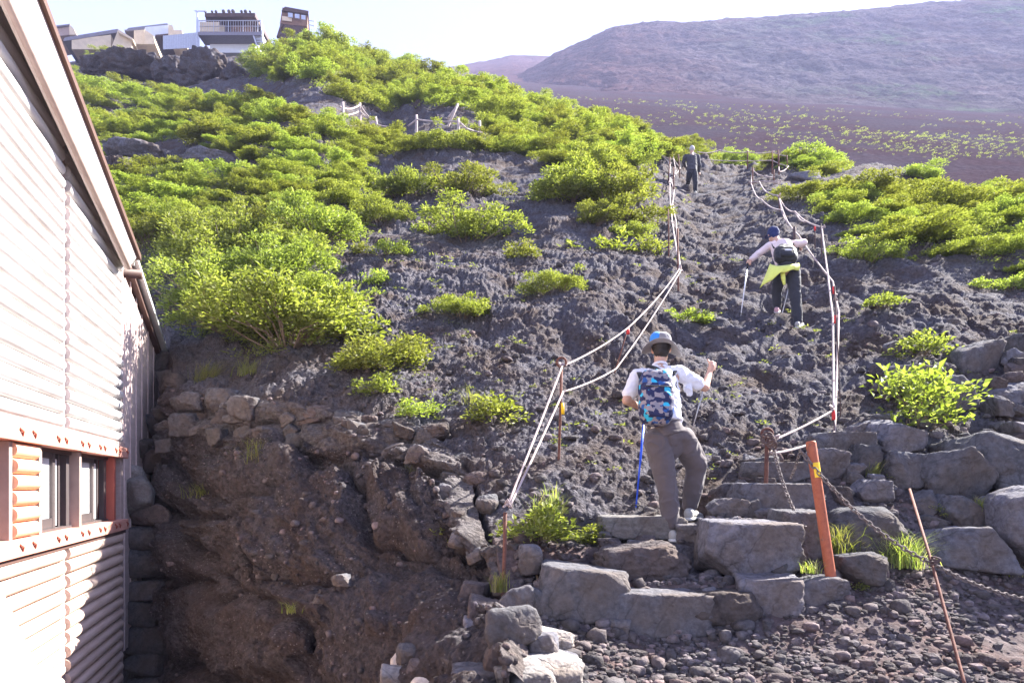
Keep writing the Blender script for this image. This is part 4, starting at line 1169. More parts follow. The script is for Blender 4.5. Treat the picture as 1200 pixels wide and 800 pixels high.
GL = {'near': ('bush of the tall thicket beside the hut annex', 'bushes of the tall thicket beside the hut annex'),
      'left': ('low dense green shrub in the thicket covering the left slope', 'shrubs of the thicket covering the left slope'),
      'ridge': ('low green shrub in the strip along the ridge behind the upper ropes', 'shrubs along the ridge behind the upper ropes'),
      'right': ('low dense green shrub in the right hand thicket', 'shrubs of the right hand thicket')}
zs_ = ground_z(np.array([a[0] for a in acc]), np.array([a[1] for a in acc]))
for i, ((x, y, r, near), z) in enumerate(zip(acc, zs_)):
    px = x/y*F + 600
    key = 'near' if near else ('left' if px < 778 else ('right' if y < 22.5 and px > 930 else 'ridge'))
    lab, gp_ = GL[key]
    zsc = rng.uniform(1.0, 1.4) if near else rng.uniform(.5, .9)
    shrub('thicket_shrub', Vector((x, y + r*.2, z + (.12 if not near else .25)*r)), r*1.12, BUSH[i % 6], lab, gp_, near, zsc)

# grass tufts
def tuft(loc, h, n, spread, label, seed, name='grass_tuft', lean=(0, 0)):
    rs = np.random.default_rng(seed); V, Fc = [], []
    for i in range(n):
        a = rs.uniform(0, 6.28); b0 = np.array([rs.normal()*spread*.3, rs.normal()*spread*.3, -.02])
        hh = h*rs.uniform(.45, 1.1); o = np.array([math.cos(a), math.sin(a), 0])*spread*rs.uniform(.3, 1.3) + np.array([lean[0], lean[1], 0])*hh
        w = np.array([-math.sin(a), math.cos(a), 0])*rs.uniform(.0025, .005)
        k = len(V)
        for t_ in (0, .35, .7, 1):
            p = b0 + o*t_**2 + np.array([0, 0, hh*(t_ - .28*t_**3)])
            ww = w*(1 - t_*.9)
            V += [p-ww, p+ww]
        for j in range(3): Fc.append((k+2*j, k+2*j+1, k+2*j+3, k+2*j+2))
    o = link(bpy.data.objects.new(name, np_mesh(name, np.array(V), np.array(Fc), M['grass'], False))); o.location = loc
    tag(o, label, 'grass'); return o
for i, (px, py, Y, h, n, sp_, lab, ln) in enumerate([
  (978,648,None,.36,260,.24,'thick grass tuft hanging right behind the orange post',(0,0)),
  (1054,660,None,.38,420,.24,'bushy grass tuft below the chain, between orange post and rusty rod',(0,0)),
  (1022,560,6.3,.24,90,.1,'small grass tuft between the stones behind the chain',(.3,0)),
  (1146,596,5.9,.2,80,.12,'dry grass tuft beside the leaning dark stone',(.2,0)),
  (1182,672,None,.16,70,.14,'sparse grass tuft on the gravel at the right edge',(0,0)),
  (300,542,7.9,.4,110,.2,'long grass tuft hanging on the bank below its rim',(.1,-.2)),
  (242,456,9.4,.55,260,.28,'pale grass clump behind the rim of the bank near the hut',(.3,0)),
  (292,440,9.3,.4,120,.3,'dry grass clump below the tall thicket',(0,0)),
  (640,622,5.75,.46,110,.2,'long grass blades growing through the leafy plant at the lower rope post',(.1,0)),
  (240,582,8.5,.3,120,.3,'shaded grass on the ledge of the bank near the stone wall',(.1,-.1)),
  (586,690,4.85,.2,80,.08,'short grass at the foot of the lower rope post',(0,0)),
  (950,668,5.05,.14,50,.1,'short dry grass left of the orange post foot',(0,0)),
  (555,468,None,.3,60,.2,'dry grass stalks above the low bushy plant',(0,0)),
  (645,592,6.05,.3,60,.12,'grass blades beside the rope knot',(0,0)),
  (340,715,5.85,.14,40,.1,'small green sprig of grass on the shaded bank',(0,0)),
  (480,560,7.0,.2,60,.15,'short grass on the ledge below the rim rocks',(0,0))]):
    p = on_ground(px, py) if Y is None else at(px, py, Y)
    tuft(p, h, n, sp_, lab, 1200+i, lean=ln)

# sprigs too many to count, on the lava and on the scree
def sprigs(name, pts, sizes, leaf, per, label, mat='leaf', seed=5):
    rs = np.random.default_rng(seed)
    n = len(pts); C = np.repeat(np.array(pts), per, 0); S = np.repeat(np.array(sizes), per)
    D = rs.normal(size=(n*per, 3)); D /= np.linalg.norm(D, axis=1, keepdims=True); D[:, 2] = np.abs(D[:, 2])*.55
    C = C + D*S[:, None]*rs.uniform(.3, 1, n*per)[:, None]
    V, Fc = leaves_mesh(C, S*leaf*rs.uniform(.6, 1.3, n*per), seed+1, out=D)
    o = link(bpy.data.objects.new(name, np_mesh(name, V, Fc, M[mat], False))); tag(o, label, None, None, 'stuff')
px_ = rng.uniform(390, 1200, 1100); py_ = rng.uniform(205, 560, 1100)
den = fbm(np.stack([px_*.012, py_*.02, px_*0], 1), 3, 1300); k_ = den > rng.uniform(-.25, .45, 1100)
px_, py_ = px_[k_], py_[k_]; Yh = hits(px_, py_); ok = ~np.isnan(Yh) & (Yh < 40)
xs_ = ((px_-600)/F*Yh)[ok]; ys_ = Yh[ok]; zz_ = ground_z(xs_, ys_)
ok2 = (rim_dist(xs_, ys_) < -.1) & (trail_mask(xs_, ys_) < .3)
sprigs('ground_cover', np.stack([xs_, ys_, zz_], 1)[ok2], (rng.uniform(.03, .11, len(xs_))*np.clip(ys_/11, .7, 1.6))[ok2], .55, 14, 'small pale green sprigs scattered over the lava', 'leaf_pale', 61)
u_ = rng.uniform(1/190, 1/36, 10000)**1.0; Yt = 1/u_; s_ = rng.uniform(-.05, .85, 10000); xt = s_*Yt
den = fbm(np.stack([xt*.05, Yt*.05, xt*0], 1), 3, 1350); k_ = den > rng.uniform(-.2, .7, 10000)
xt, Yt = xt[k_], Yt[k_]
pt = np.stack([xt, Yt, scree_z(xt, Yt) + .9*fbm(np.stack([xt, Yt, scree_z(xt, Yt)], 1)*.03, 3, 401) + .1], 1)
sprigs('scree_tufts', pt, rng.uniform(.06, .23, len(xt))*np.clip(Yt/70, .6, 1.6), .75, 12, 'sparse yellow green tufts dotted over the scree', 'leaf_pale', 71)

# low leafy growth that closes the thickets' floor
ux = rng.uniform(60, 1320, 9000); uy = rng.uniform(50, 420, 9000)
m_ = inside(T_LEFT, ux, uy) | inside(T_RIDGE, ux, uy) | inside(T_RIGHT, ux, uy)
for h in HOLES: m_ &= ~inside(h, ux, uy)
ux, uy = ux[m_], uy[m_]; Yh = hits(ux, uy); ok = ~np.isnan(Yh) & (Yh < 95) & (fbm(np.stack([ux*.02, uy*.03, ux*0], 1), 3, 1390) > -.22)
xs_ = ((ux-600)/F*Yh)[ok]; ys_ = Yh[ok]; r_ok = rim_dist(xs_, ys_) < -.3; xs_, ys_ = xs_[r_ok], ys_[r_ok]
us = (.16 + .008*np.minimum(ys_, 45))*rng.uniform(.6, 1.3, len(xs_))
sprigs('undergrowth', np.stack([xs_, ys_, ground_z(xs_, ys_) + .02], 1), us, .2, 30, 'low leafy growth closing the floor of the thickets', 'leaf', 91)
# ---------------------------------------------------------------- rope posts, ropes, chains
def rust(name, a, b):
    t = NT(name); n = t.noise(14, 6, .7)
    t.bsdf(t.ramp(n, [(.3, a), (.7, b)]), .85, .15, t.bump(t.noise(60, 4), .4, .004), .3); return t.m
M['rust'] = rust('rusty_iron', (.075,.035,.028), (.2,.09,.065)); M['rust_dark'] = rust('dark_iron', (.06,.045,.045), (.15,.1,.09))
M['chain'] = rust('weathered_chain', (.1,.085,.08), (.24,.2,.185)); t = NT('orange_paint'); n_ = t.noise(7, 7, .7); n2_ = t.noise(30, 5, .7)
c_ = t.ramp(n2_, [(.3, (.3,.085,.045)), (.7, (.42,.13,.065))]); c_ = t.mix(t.ramp(n_, [(.54, (0,0,0)), (.62, (1,1,1))]), c_, t.ramp(n2_, [(.3, (.13,.06,.045)), (.7, (.25,.12,.09))]))
t.bsdf(c_, .75, 0, t.bump(n_, .4, .006), .25); M['orange'] = t.m
M['yellow'] = simple('yellow_reflector', (.85,.55,.02), .4, 0, .06); M['red'] = simple('red_tape', (.65,.05,.05), .6, 0, .1)
t = NT('pale_rope'); wv = t.n('ShaderNodeTexWave'); wv.inputs['Scale'].default_value = 26; wv.inputs['Distortion'].default_value = 1.5; wv.bands_direction = 'DIAGONAL'; t.l(t.co, wv.inputs['Vector'])
t.bsdf(t.mix(t.ramp(t.noise(4, 6, .7), [(.45, (0,0,0)), (.7, (.75,.75,.75))]), t.ramp(wv.outputs['Fac'], [(.2, (.33,.26,.245)), (.7, (.56,.48,.455))]), (.22,.16,.145)), .9, 0, t.bump(wv.outputs['Fac'], .5, .005)); M['rope'] = t.m
M['wire'] = simple('steel_wire', (.2,.19,.2), .5, .5)

def ry(px, py, d=1.3):
    y = float(hits([px], [py])[0])
    if np.isnan(y) or y > 26: y = 26.0 if px > 800 else min(26.5, 26.5 if np.isnan(y) else y)
    return at(px, py, y - d)
def iron_post(px0, py0, px1, py1, label, r=.012, ring=False, Y=None, group=None, name='iron_post', Yt=None, mat='rust', lead=0):
    """rod from the ground at px0,py0 up to px1,py1"""
    if Y is None: Y = hits([px0], [py0])[0]
    if np.isnan(Y): Y = 24
    b = at(px0, py0, Y); tp = at(px1, py1, Yt or Y)
    e = empty(name, b); tag(e, label, 'post', group)
    k = MB().tube([(0,0,-.25), (0,0,0), tuple((tp-b)*.5 + Vector((.003,0,0))), tuple(tp-b)], r, 8)
    o = k.build('rod', M[mat], e, True)
    if ring:
        MB().torus(tuple(tp-b+Vector((0,0,.03))), (.25,1,.1), .045, .012).build('ring', M[mat], e, True)
    return tp, b, Y
def sagpts(a, b, sag, n=14):
    a, b = Vector(a), Vector(b)
    return [a.lerp(b, t) + Vector((0,0,-4*sag*t*(1-t))) for t in np.linspace(0, 1, n)]
def rope(pts, label, r=.011, sag=.03, knots=(), group=None, mat='rope', name='rope', cat='rope'):
    P = []
    for i, (a, b) in enumerate(zip(pts[:-1], pts[1:])):
        L = (Vector(b)-Vector(a)).length
        s = sagpts(a, b, sag*L if L > .15 else 0)
        P += s if i == 0 else s[1:]
    mb = MB().tube(P, r, 7)
    o = mb.build(name, M[mat], None, True)
    tag(o, label, cat, group)
    for q in knots:
        kb = MB()
        q = Vector(q); rs = np.random.default_rng(int(abs(q.x)*1000))
        pts_ = [q + Vector(tuple(rs.normal(size=3)))*r*2.0 for _ in range(9)]
        sm = []
        for i in range(len(pts_)-1): sm += [pts_[i].lerp(pts_[i+1], t) for t in (0, .5)]
        kb.tube(sm, r*.95, 6)
        kb.build('knot', M[mat], o, True)
    return o
# left line, seen from the bottom up
tB, bB, YB = iron_post(590, 684, 592, 600, 'short rusty rod at the lower end of the left ropes, on the curb', .014, Y=4.95)
tA, bA, YA = iron_post(655, 533, 658, 428, 'ringed rusty iron post holding the left ropes, in mid photo', .013, True)
tC, bC, YC = iron_post(720, 437, 736, 384, 'leaning thin rod with red tape, between two spans of the left ropes', .008)
tD, bD, YD = iron_post(795, 348, 794, 268, 'upright rusty post where the left ropes converge, above the white shirted hiker', .016)
tE, bE, YE = iron_post(784, 306, 783, 245, 'dark rod just left of the post where the left ropes converge', .014)
def tape(p, lab=None, r=.016, h=.07, parent=None):
    return p
kB = at(595, 592, YB)
lowA = at(660, 459, YA - .02)
P1 = at(797, 314, YD - .1)
rope([kB, tA + Vector((.01,-.02,0))], 'pale rope from the lower knot up to the ring of the mid post, left one', .0095, .004, [kB])
rope([kB + Vector((.012,-.01,-.01)), lowA], 'pale rope from the lower knot to the middle of the mid post, right one', .0095, .004)
rope([tA + Vector((.012,-.02,-.01)), at(736, 384, YC-.03), P1], 'upper pale rope from the mid post ring over the red tape to the converging post', .0095, .015, [tA + Vector((0,-.02,.0))])
rope([lowA, at(722, 432, YC-.05), P1 + Vector((.02,0,-.03))], 'lower slack pale rope from the mid post to the converging post', .0095, .012)
for (pp, yy, prn) in (((736, 388), YC-.02, 'left'),):
    q = at(*pp, yy); o = MB().tube([q+Vector((0,0,.035)), q+Vector((0,0,-.035))], .018, 8).build('red_tape', M['red'], None, True); tag(o, 'red tape wrapped on the leaning thin rod', 'tape')
q = at(659, 478, YA-.02); o = MB().tube([q+Vector((0,0,.05)), q+Vector((.006,0,-.06))], .015, 8).build('yellow_tape', M['yellow'], None, True); tag(o, 'yellow tape wrapped on the ringed mid post', 'tape')
# upper left cluster
def Yg(px, py): return float(hits([px], [py])[0])
def pp_(px, py, Y, dz=0): return at(px, py, Y)
tF, bF, YF = iron_post(790, 232, 789, 196, 'white wrapped post low in the upper rope cluster', .022)
tG, bG, YG = iron_post(783, 214, 785, 184, 'post at the left of the upper rope cluster', .02)
tH, bH, YH = iron_post(797, 212, 795, 181, 'post at the right of the upper rope cluster', .02)
tI, bI, YI = iron_post(763, 190, 763, 163, 'highest leaning post of the left rope line, among bushes', .02)
UL = 'tangled pale ropes of the upper left rope line'
rope([P1, ry(788,262), ry(785,228), ry(785,192,1.6)], 'pale rope rising left of its twin above the converging post', .017, .01, [ry(788,262), P1, ry(785,214,1.4)])
rope([P1, ry(792,258), ry(788,238), ry(790,222), ry(786,209), ry(797,197,1.6)], 'zigzag pale rope rising right of its twin above the converging post', .017, .02, [ry(790,222), ry(786,209)])
rope([ry(785,192,1.6), ry(773,178,1.6), ry(763,166,1.0)], 'pale rope from the upper cluster to the highest leaning post', .02, .01, [ry(785,192,1.6)])
rope([ry(764,171,1.0), ry(776,183,1.6), ry(790,187,1.6), ry(798,198,1.4)], 'second pale rope below the highest leaning post', .016, .03)
rope([ry(789,184,1.8), ry(792,200,1.5), ry(788,212,1.3)], 'short pale rope hanging in the upper rope cluster', .017, .02)
# right line
tR, bR, YR = iron_post(896, 603, 899, 512, 'rusty post with iron rings at the right edge of the steps', .019, True, Y=6.0)
rgs = MB()
for k in range(4): rgs.torus(tuple(tR + Vector((.012*k-.01, -.03-.01*k, -.01-.02*k))), (.6+.2*k, 1, .1*k), .05-.004*k, .009, 16, 6)
rg = rgs.build('shackle_rings', M['rust_dark'], None, True); tag(rg, 'tangle of rusty rings on the post at the right edge of the steps', 'rings')
Yk = 6.95
tW, bW, _ = iron_post(978, 535, 977, 478, 'thin rod carrying the red taped rope end on the right', .006, Y=Yk, mat='rust_dark')
k1, k2 = at(977, 480, Yk), at(978, 506, Yk)
rope([at(905, 516, 6.0), k1], 'upper pale rope from the ringed post to the red taped rope end', .011, .01, [at(909,514,6.0)])
rope([at(905, 531, 6.0), k2], 'lower pale rope from the ringed post, slack under its twin', .011, .025, [at(905,531,6.0)])
def redband(p, nm='red_tape', lab=''):
    o = MB().tube([p+Vector((0,0,.05)), p+Vector((0,0,-.05))], .019, 8).build('red_tape', M['red'], None, True); tag(o, lab, 'tape')
Yt1 = float(hits([962],[310])[0])
redband(at(977, 486, Yk-.02), lab='red tape on the right hand ropes at their lowest knot')
redband(ry(979,374,1.65), lab='red tape on the right hand ropes in the middle of the long span')
redband(ry(977,340,1.6), lab='red tape on the right hand ropes beside the lower one, uphill')
redband(at(955, 267, float(hits([955],[292])[0])-.03), lab='red tape on the thin rod right of the second hiker')
rope([k1, ry(976,372,1.6), ry(970,320,1.7), at(963,266,Yt1), ry(944,259,1.8), ry(932,248,2)], 'left strand of the long right hand rope, up past the second hiker', .0135, .012, [k1, at(963,266,Yt1)])
rope([k2, ry(983,366,1.4), ry(976,330,1.4), ry(936,276,1.6), ry(923,260,1.7), ry(912,229,1.8)], 'right strand of the long right hand rope, crossing behind the second hiker', .0135, .01, [ry(979,350,1.5)])
for (a, b, c, d, lab, rr) in ((985, 480, 978, 335, 'thin rusty wire rod standing beside the long right hand rope', .007), (955, 292, 955, 264, 'thin rod with red tape right of the second hiker', .012), (931, 300, 931, 266, 'dark post behind the raised arm of the second hiker', .03), (963, 310, 962, 262, 'thin rod at the bend of the long right hand rope', .011)):
    iron_post(a, b, c, d, lab, rr, mat='rust_dark')
# upper right
iron_post(882, 214, 882, 196, 'post at the left corner of the upper right rope loop', .025)
iron_post(907, 216, 907, 199, 'post at the right corner of the upper right rope loop', .022)
iron_post(914, 246, 913, 228, 'post halfway up the right hand rope, below the rope loop', .022)
iron_post(844, 190, 843.6, 175, 'fence post behind the farthest hiker, left of three', .022)
iron_post(876, 190, 876, 177, 'fence post behind the farthest hiker, middle one of three', .022)
iron_post(905, 204, 905, 177, 'fence post near the ridge bushes, third from the farthest hiker', .024)
iron_post(913, 205, 912, 176, 'tall fence post at the corner by the ridge bushes', .026)
iron_post(923, 200, 922, 182, 'outermost fence post at the right of the ridge corner', .022)
rope([ry(881.7,198,1.5), ry(896,206,1.5), ry(907.7,207.5,1.5)], 'pale slack rope closing the top of the upper right rope loop', .018, .03, [ry(881.7,199,1.5)])
rope([ry(880,214,1.5), ry(893,212.5,1.5), ry(909.6,212.8,1.5)], 'pale straight rope across the upper right rope loop', .02, .005, [ry(909.6,212.8,1.5)])
rope([ry(881.7,198,1.5), ry(880,214,1.5), ry(892,233.5,1.5), ry(916,246,1.5), ry(923,260,1.5)], 'pale rope curving down from the left of the rope loop', .017, .03, [ry(880,214,1.5)])
rope([ry(890,213,1.5), ry(900,226,1.5), ry(912,229,1.5), ry(923,262,1.5)], 'pale rope from the middle of the rope loop down to the long strand', .017, .02, [ry(912,229,1.5)])
rope([ry(912,229,1.5), ry(931.6,248,1.5), ry(944,260,1.5)], 'pale rope right of the second hiker head, below the mound', .016, .04)
rope([ry(817,178,1.5), at(843.6,176,25), ry(876,178,1.5), ry(905,178,1.5), ry(923,183,1.5)], 'upper pale rope of the fence behind the farthest hiker', .018, .06, [ry(876,178,1.5), ry(905,178,1.5)])
rope([ry(819,187,1.5), ry(868,188.6,1.5), ry(905,188,1.5)], 'lower pale rope of the fence behind the farthest hiker', .016, .01)
rope([ry(905,188,1.5), ry(924,195,1.5), ry(913,201,1.5), ry(912,178,1.5)], 'pale rope loop around the outermost ridge post', .017, .03)
# small fence on the upper left
GPf = 'posts of the small rope fence high on the left slope'
FY = {}
for (a, b, c, d, lab) in ((402,138,401.7,122,'leftmost'), (422,139,421.7,123,'second'), (443,153,440,139,'third'), (488,153,488,137,'fourth'), (537.5,159,537,141,'fifth'), (525,143,536.5,124,'leaning highest'), (562,158,562,144,'rightmost')):
    FY[a] = float(hits([a], [b])[0]) - .9
    iron_post(a, b + 5, c, d - 2, lab + ' pale post of the small rope fence high on the left slope', .05, Y=FY[a], mat='rope', group=GPf)
rope([at(398,125,FY[402]), at(421.7,123,FY[422]), at(440,145,FY[443]), at(458,149,FY[443])], 'upper pale rope of the small fence, left part', .03, .06)
rope([at(398,134,FY[402]), at(421.7,130,FY[422]), at(443,151,FY[443])], 'lower pale rope of the small fence, left part', .028, .04)
rope([at(478,148,FY[488]), at(488,140,FY[488]), at(537,142,FY[537.5]), at(547,151,FY[537.5]), at(566,156,FY[562])], 'upper pale rope of the small fence, right part', .03, .015)
rope([at(513,156,FY[537.5]), at(537,157,FY[537.5])], 'lower pale rope of the small fence, right part', .03, .02)
rope([at(536.5,123,FY[525]), at(525,138,FY[525])], 'pale rope along the leaning highest post of the small fence', .032, .0)

# orange post, chains, rusty rod
e = empty('orange_post', at(975, 684, 5.0)); tag(e, 'leaning orange painted post with a yellow band, in front of the stone heap', 'post')
ob = Vector(e.location); ot_ = at(950, 517, 5.12)
ax = (ot_-ob)
MB().tube([tuple(-ax*.12), (0,0,0), tuple(ax*.5), tuple(ax*.985), tuple(ax)], [.037,.037,.037,.037,.033], 20).build('tube', M['orange'], e, True)
q = ax*.79
yb = MB(); u_ = ax.normalized()
for s_ in range(12):
    a0, a1 = -2.2 + s_*.14, -2.2 + (s_+1)*.14
    def cp(a, z): 
        X_ = u_.orthogonal().normalized(); X_ = (Vector((1,0,0)) - u_*u_.x).normalized(); Y_ = u_.cross(X_)
        return tuple(ax*z + (X_*math.cos(a) + Y_*math.sin(a))*.0385)
    yb.add([cp(a0,.74), cp(a1,.74), cp(a1,.845), cp(a0,.845)], [(0,1,2,3)])
yb.build('yellow_band', M['yellow'], e, True)
def chain(pts, label, link_len=.05, r=.0065, sag=.1, mat='chain'):
    P = []
    for a, b, s in pts: P += sagpts(a, b, s, 60)
    d = [0]
    for i in range(1, len(P)): d.append(d[-1] + (P[i]-P[i-1]).length)
    n = int(d[-1]/(link_len*.74)); mb = MB()
    for i in range(n):
        s = (i+.5)*link_len*.74
        j = min(max(1, int(np.searchsorted(d, s))), len(P)-1)
        t_ = (s-d[j-1])/max(1e-6, d[j]-d[j-1]); c = P[j-1].lerp(P[j], t_); tt = (P[j]-P[j-1]).normalized()
        s1 = tt.orthogonal().normalized(); s2 = tt.cross(s1)
        axx = s1*math.cos(i*1.57+.6+.1*math.sin(i)) + s2*math.sin(i*1.57+.6)
        mb.torus(tuple(c), axx, link_len*.30, r, 12, 6, 1.62, up=tt)
    o = mb.build('chain', M[mat], None, True); tag(o, label, 'chain')
rod_mid = at(1093, 660, 4.85)
chain([(at(940, 530, 5.09), rod_mid, .10), (rod_mid, at(1230, 706, 5.0), .05)], 'iron chain running from the orange post top to the rusty rod and beyond', .048, .0055)
chain([(at(905, 520, 5.97), at(945, 618, 5.25), .12)], 'iron chain hanging from the ringed post down to the grass tuft', .046, .0055)
chain([(at(938, 527, 5.1), at(926, 560, 5.3), .02)], 'short thin chain dangling behind the orange post top', .035, .004)
b1 = at(1128, 792, 4.05); t1 = at(1066, 573, 5.6)
e = empty('rusty_rod', b1); tag(e, 'long thin rusty rod leaning left at the right front, holding the chain', 'post')
MB().tube([tuple((b1-t1)*.06), (0,0,0), tuple((t1-b1)*.5+Vector((.01,0,0))), tuple(t1-b1)], .0105, 8).build('rod', M['rust'], e, True)
lp = MB()
for k in range(4): lp.torus(tuple(rod_mid - b1 + Vector((.006*k, -.01, .012*k))), (.3*k-.4, .2, 1), .028, .007, 14, 6)
lp.build('wire_lashing', M['rust_dark'], e, True)
# dry root at the slab
MB().tube([at(628,664,5.1), at(631,690,5.0), at(640,706,4.92), at(645,722,4.85), at(652,736,4.75)], [.008,.01,.012,.01,.005], 6).build('dry_root', simple('pale_dry_wood', (.42,.3,.18), .8), None, True)
tag(bpy.data.objects['dry_root'], 'pale dry crooked root against the tilted slab at the curb', 'root')
# low iron grid half hidden behind the orange post foot
# ---------------------------------------------------------------- people
def chain_mb(mb, pts, n=14):
    """tapered limb with round joints: [(Vector, r), ...]"""
    SV, SF = ICO[2]
    for p, r in pts:
        r3 = r if isinstance(r, (tuple, list)) else (r, r, r)
        mb.add(SV*np.array(r3) + np.array(tuple(p)), SF)
    for (a, ra), (b, rb) in zip(pts[:-1], pts[1:]):
        ra = max(ra) if isinstance(ra, (tuple, list)) else ra; rb = max(rb) if isinstance(rb, (tuple, list)) else rb
        if (Vector(b)-Vector(a)).length > 1e-4:
            mb.tube([a, b], [ra*.985, rb*.985], n)
def organic(name, mb, mat, parent, voxel=.008, smooth=6, fold=0, fscale=9, seed=0, org=None):
    """one continuous skin grown over the overlapping shapes"""
    me = mb.mesh('tmp', None)
    o = link(bpy.data.objects.new('tmp', me))
    r = o.modifiers.new('r', 'REMESH'); r.mode = 'VOXEL'; r.voxel_size = voxel
    s = o.modifiers.new('s', 'SMOOTH'); s.iterations = smooth; s.factor = .5
    dg = bpy.context.evaluated_depsgraph_get(); dg.update()
    ev = o.evaluated_get(dg)
    m2 = bpy.data.meshes.new_from_object(ev)
    bpy.data.objects.remove(o); bpy.data.meshes.remove(me)
    n = len(m2.vertices)
    co = np.empty(n*3, np.float32); m2.vertices.foreach_get('co', co); co = co.reshape(-1, 3).astype(float)
    if fold:
        no = np.empty(n*3, np.float32); m2.vertices.foreach_get('normal', no); no = no.reshape(-1, 3)
        w = fbm(co*fscale*.5, 2, seed+5)[:, None]
        f = 1 - np.abs(fbm(co*np.array([1.0, 1.0, 1.35])*fscale + w*1.2, 3, seed))*2.4
        co = co + no*(f*fold)[:, None]
    if org is not None: co = co - np.array(tuple(org))
    m2.vertices.foreach_set('co', co.astype(np.float32).ravel())
    m2.polygons.foreach_set('use_smooth', np.ones(len(m2.polygons), bool))
    m2.materials.clear(); m2.materials.append(mat); m2.name = name; m2.update()
    q = link(bpy.data.objects.new(name, m2), parent); return q
def fabric(name, col, rough=.9, var=.1, weave=220):
    t = NT(name); n = t.noise(7, 5, .6)
    c = t.ramp(n, [(.3, tuple(x*(1-var) for x in col)), (.7, tuple(min(1, x*(1+var)) for x in col))])
    t.bsdf(c, rough, 0, t.bump(t.noise(weave, 3), .25, .003), .2, **{'Sheen Weight': .15}); return t.m
M['skin'] = None
t = NT('skin'); n = t.noise(18, 4); t.bsdf(t.ramp(n, [(.3, (.46,.27,.19)), (.7, (.55,.34,.25))]), .55, 0, None, .35, **{'Subsurface Weight': .08}); M['skin'] = t.m
M['shirt'] = fabric('white_cotton', (.72,.72,.76)); M['pants'] = fabric('grey_trouser_cloth', (.1,.083,.085)); M['hatgrey'] = fabric('grey_hat_cloth', (.2,.19,.2)); M['hatblue'] = fabric('blue_hat_cloth', (.04,.22,.6))
M['black'] = fabric('black_nylon', (.02,.02,.024), .6); M['navy'] = fabric('navy_cap_cloth', (.02,.03,.1)); M['dark'] = fabric('dark_trousers', (.035,.036,.045)); M['pinkshirt'] = fabric('pale_pink_shirt', (.68,.56,.54)); M['lime'] = fabric('yellow_jacket', (.68,.72,.16))
M['shoe'] = fabric('grey_shoe_leather', (.35,.34,.32), .7); M['sole'] = simple('pale_sole', (.55,.54,.52), .7); M['pinkshoe'] = fabric('pink_shoe', (.5,.3,.33)); M['hair'] = simple('dark_hair', (.02,.016,.015), .6); M['greyjacket'] = fabric('grey_jacket', (.06,.058,.07)); M['greyhair'] = simple('grey_hair', (.45,.44,.44), .8)
M['bluepole'] = simple('blue_pole', (.03,.1,.7), .3, .3); M['greypole'] = simple('grey_pole', (.35,.35,.37), .3, .6); M['whitepole'] = simple('white_pole', (.7,.7,.72), .35, .2)
# patterned rucksack cloth
t = NT('patterned_cloth')
mp = t.mapping((23, 23, 30), (0, .6, .3)); v1 = t.n('ShaderNodeTexVoronoi', feature='F1', distance='MANHATTAN'); v1.inputs['Scale'].default_value = 1.0; t.l(mp, v1.inputs['Vector'])
c = t.ramp(t.n('ShaderNodeSeparateColor').outputs[0], [(0,(.02,.03,.09))])
sp_ = t.n('ShaderNodeSeparateColor'); t.l(v1.outputs['Color'], sp_.inputs[0])
c = t.ramp(sp_.outputs[0], [(0, (.018,.022,.07)), (.26, (.02,.03,.1)), (.30, (.22,.21,.24)), (.5, (.16,.16,.19)), (.54, (.02,.025,.08)), (.70, (.02,.08,.26)), (.76, (.28,.24,.25)), (.93, (.03,.4,.6))], 'CONSTANT')
t.bsdf(c, .7, 0, t.bump(t.noise(160, 3), .2, .003), .3); M['camo'] = t.m

def superell(rx, ry, rz, e=.45, n=28, m=20):
    u = np.linspace(-np.pi, np.pi, n, endpoint=False); v = np.linspace(-np.pi/2, np.pi/2, m)
    U, V_ = np.meshgrid(u, v)
    f = lambda x: np.sign(x)*np.abs(x)**e
    P = np.stack([rx*f(np.cos(V_))*f(np.cos(U)), ry*f(np.cos(V_))*f(np.sin(U)), rz*f(np.sin(V_))], -1)
    P = np.concatenate([P, P[:, :1]], 1); return P
def place(P, c, X, Y_, Z):
    B = np.array([tuple(X), tuple(Y_), tuple(Z)])
    return P.reshape(-1, 3) @ B + np.array(tuple(c))
def add_se(mb, c, r, e=1.0, frame=None):
    P = superell(*r, e); X, Y_, Z = frame or (Vector((1,0,0)), Vector((0,1,0)), Vector((0,0,1)))
    Q = place(P, c, X, Y_, Z).reshape(P.shape); mb.grid(Q); return mb
def hand(mb, wrist, palm, axis, knuck, s=1.0):
    """palm and five bent fingers closed round a pole that runs along axis; knuck points away from the pole side"""
    wrist, palm, axis, knuck = Vector(wrist), Vector(palm), Vector(axis).normalized(), Vector(knuck)
    knuck = (knuck - axis*knuck.dot(axis)).normalized(); side = axis.cross(knuck).normalized()
    chain_mb(mb, [(wrist, .026*s), (palm + knuck*.01, .032*s)], 10)
    chain_mb(mb, [(palm + axis*.028*s + knuck*.012, .022*s), (palm - axis*.028*s + knuck*.012, .02*s)], 10)
    for k, (o_, L) in enumerate(((.033, .95), (.012, 1.05), (-.010, 1.0), (-.031, .8))):
        b = palm + axis*o_*s + knuck*.018*s + side*.018*s
        p1 = b + side*.022*s*L; p2 = p1 - knuck*.03*s*L; p3 = p2 - side*.024*s*L
        chain_mb(mb, [(b, .0105*s), (p1, .0098*s), (p2, .009*s), (p3, .008*s)], 8)
    b = palm + axis*.03*s - side*.02*s
    chain_mb(mb, [(b, .012*s), (b + axis*.028*s - knuck*.02*s, .0105*s), (b + axis*.034*s - knuck*.034*s + side*.02*s, .009*s)], 8)
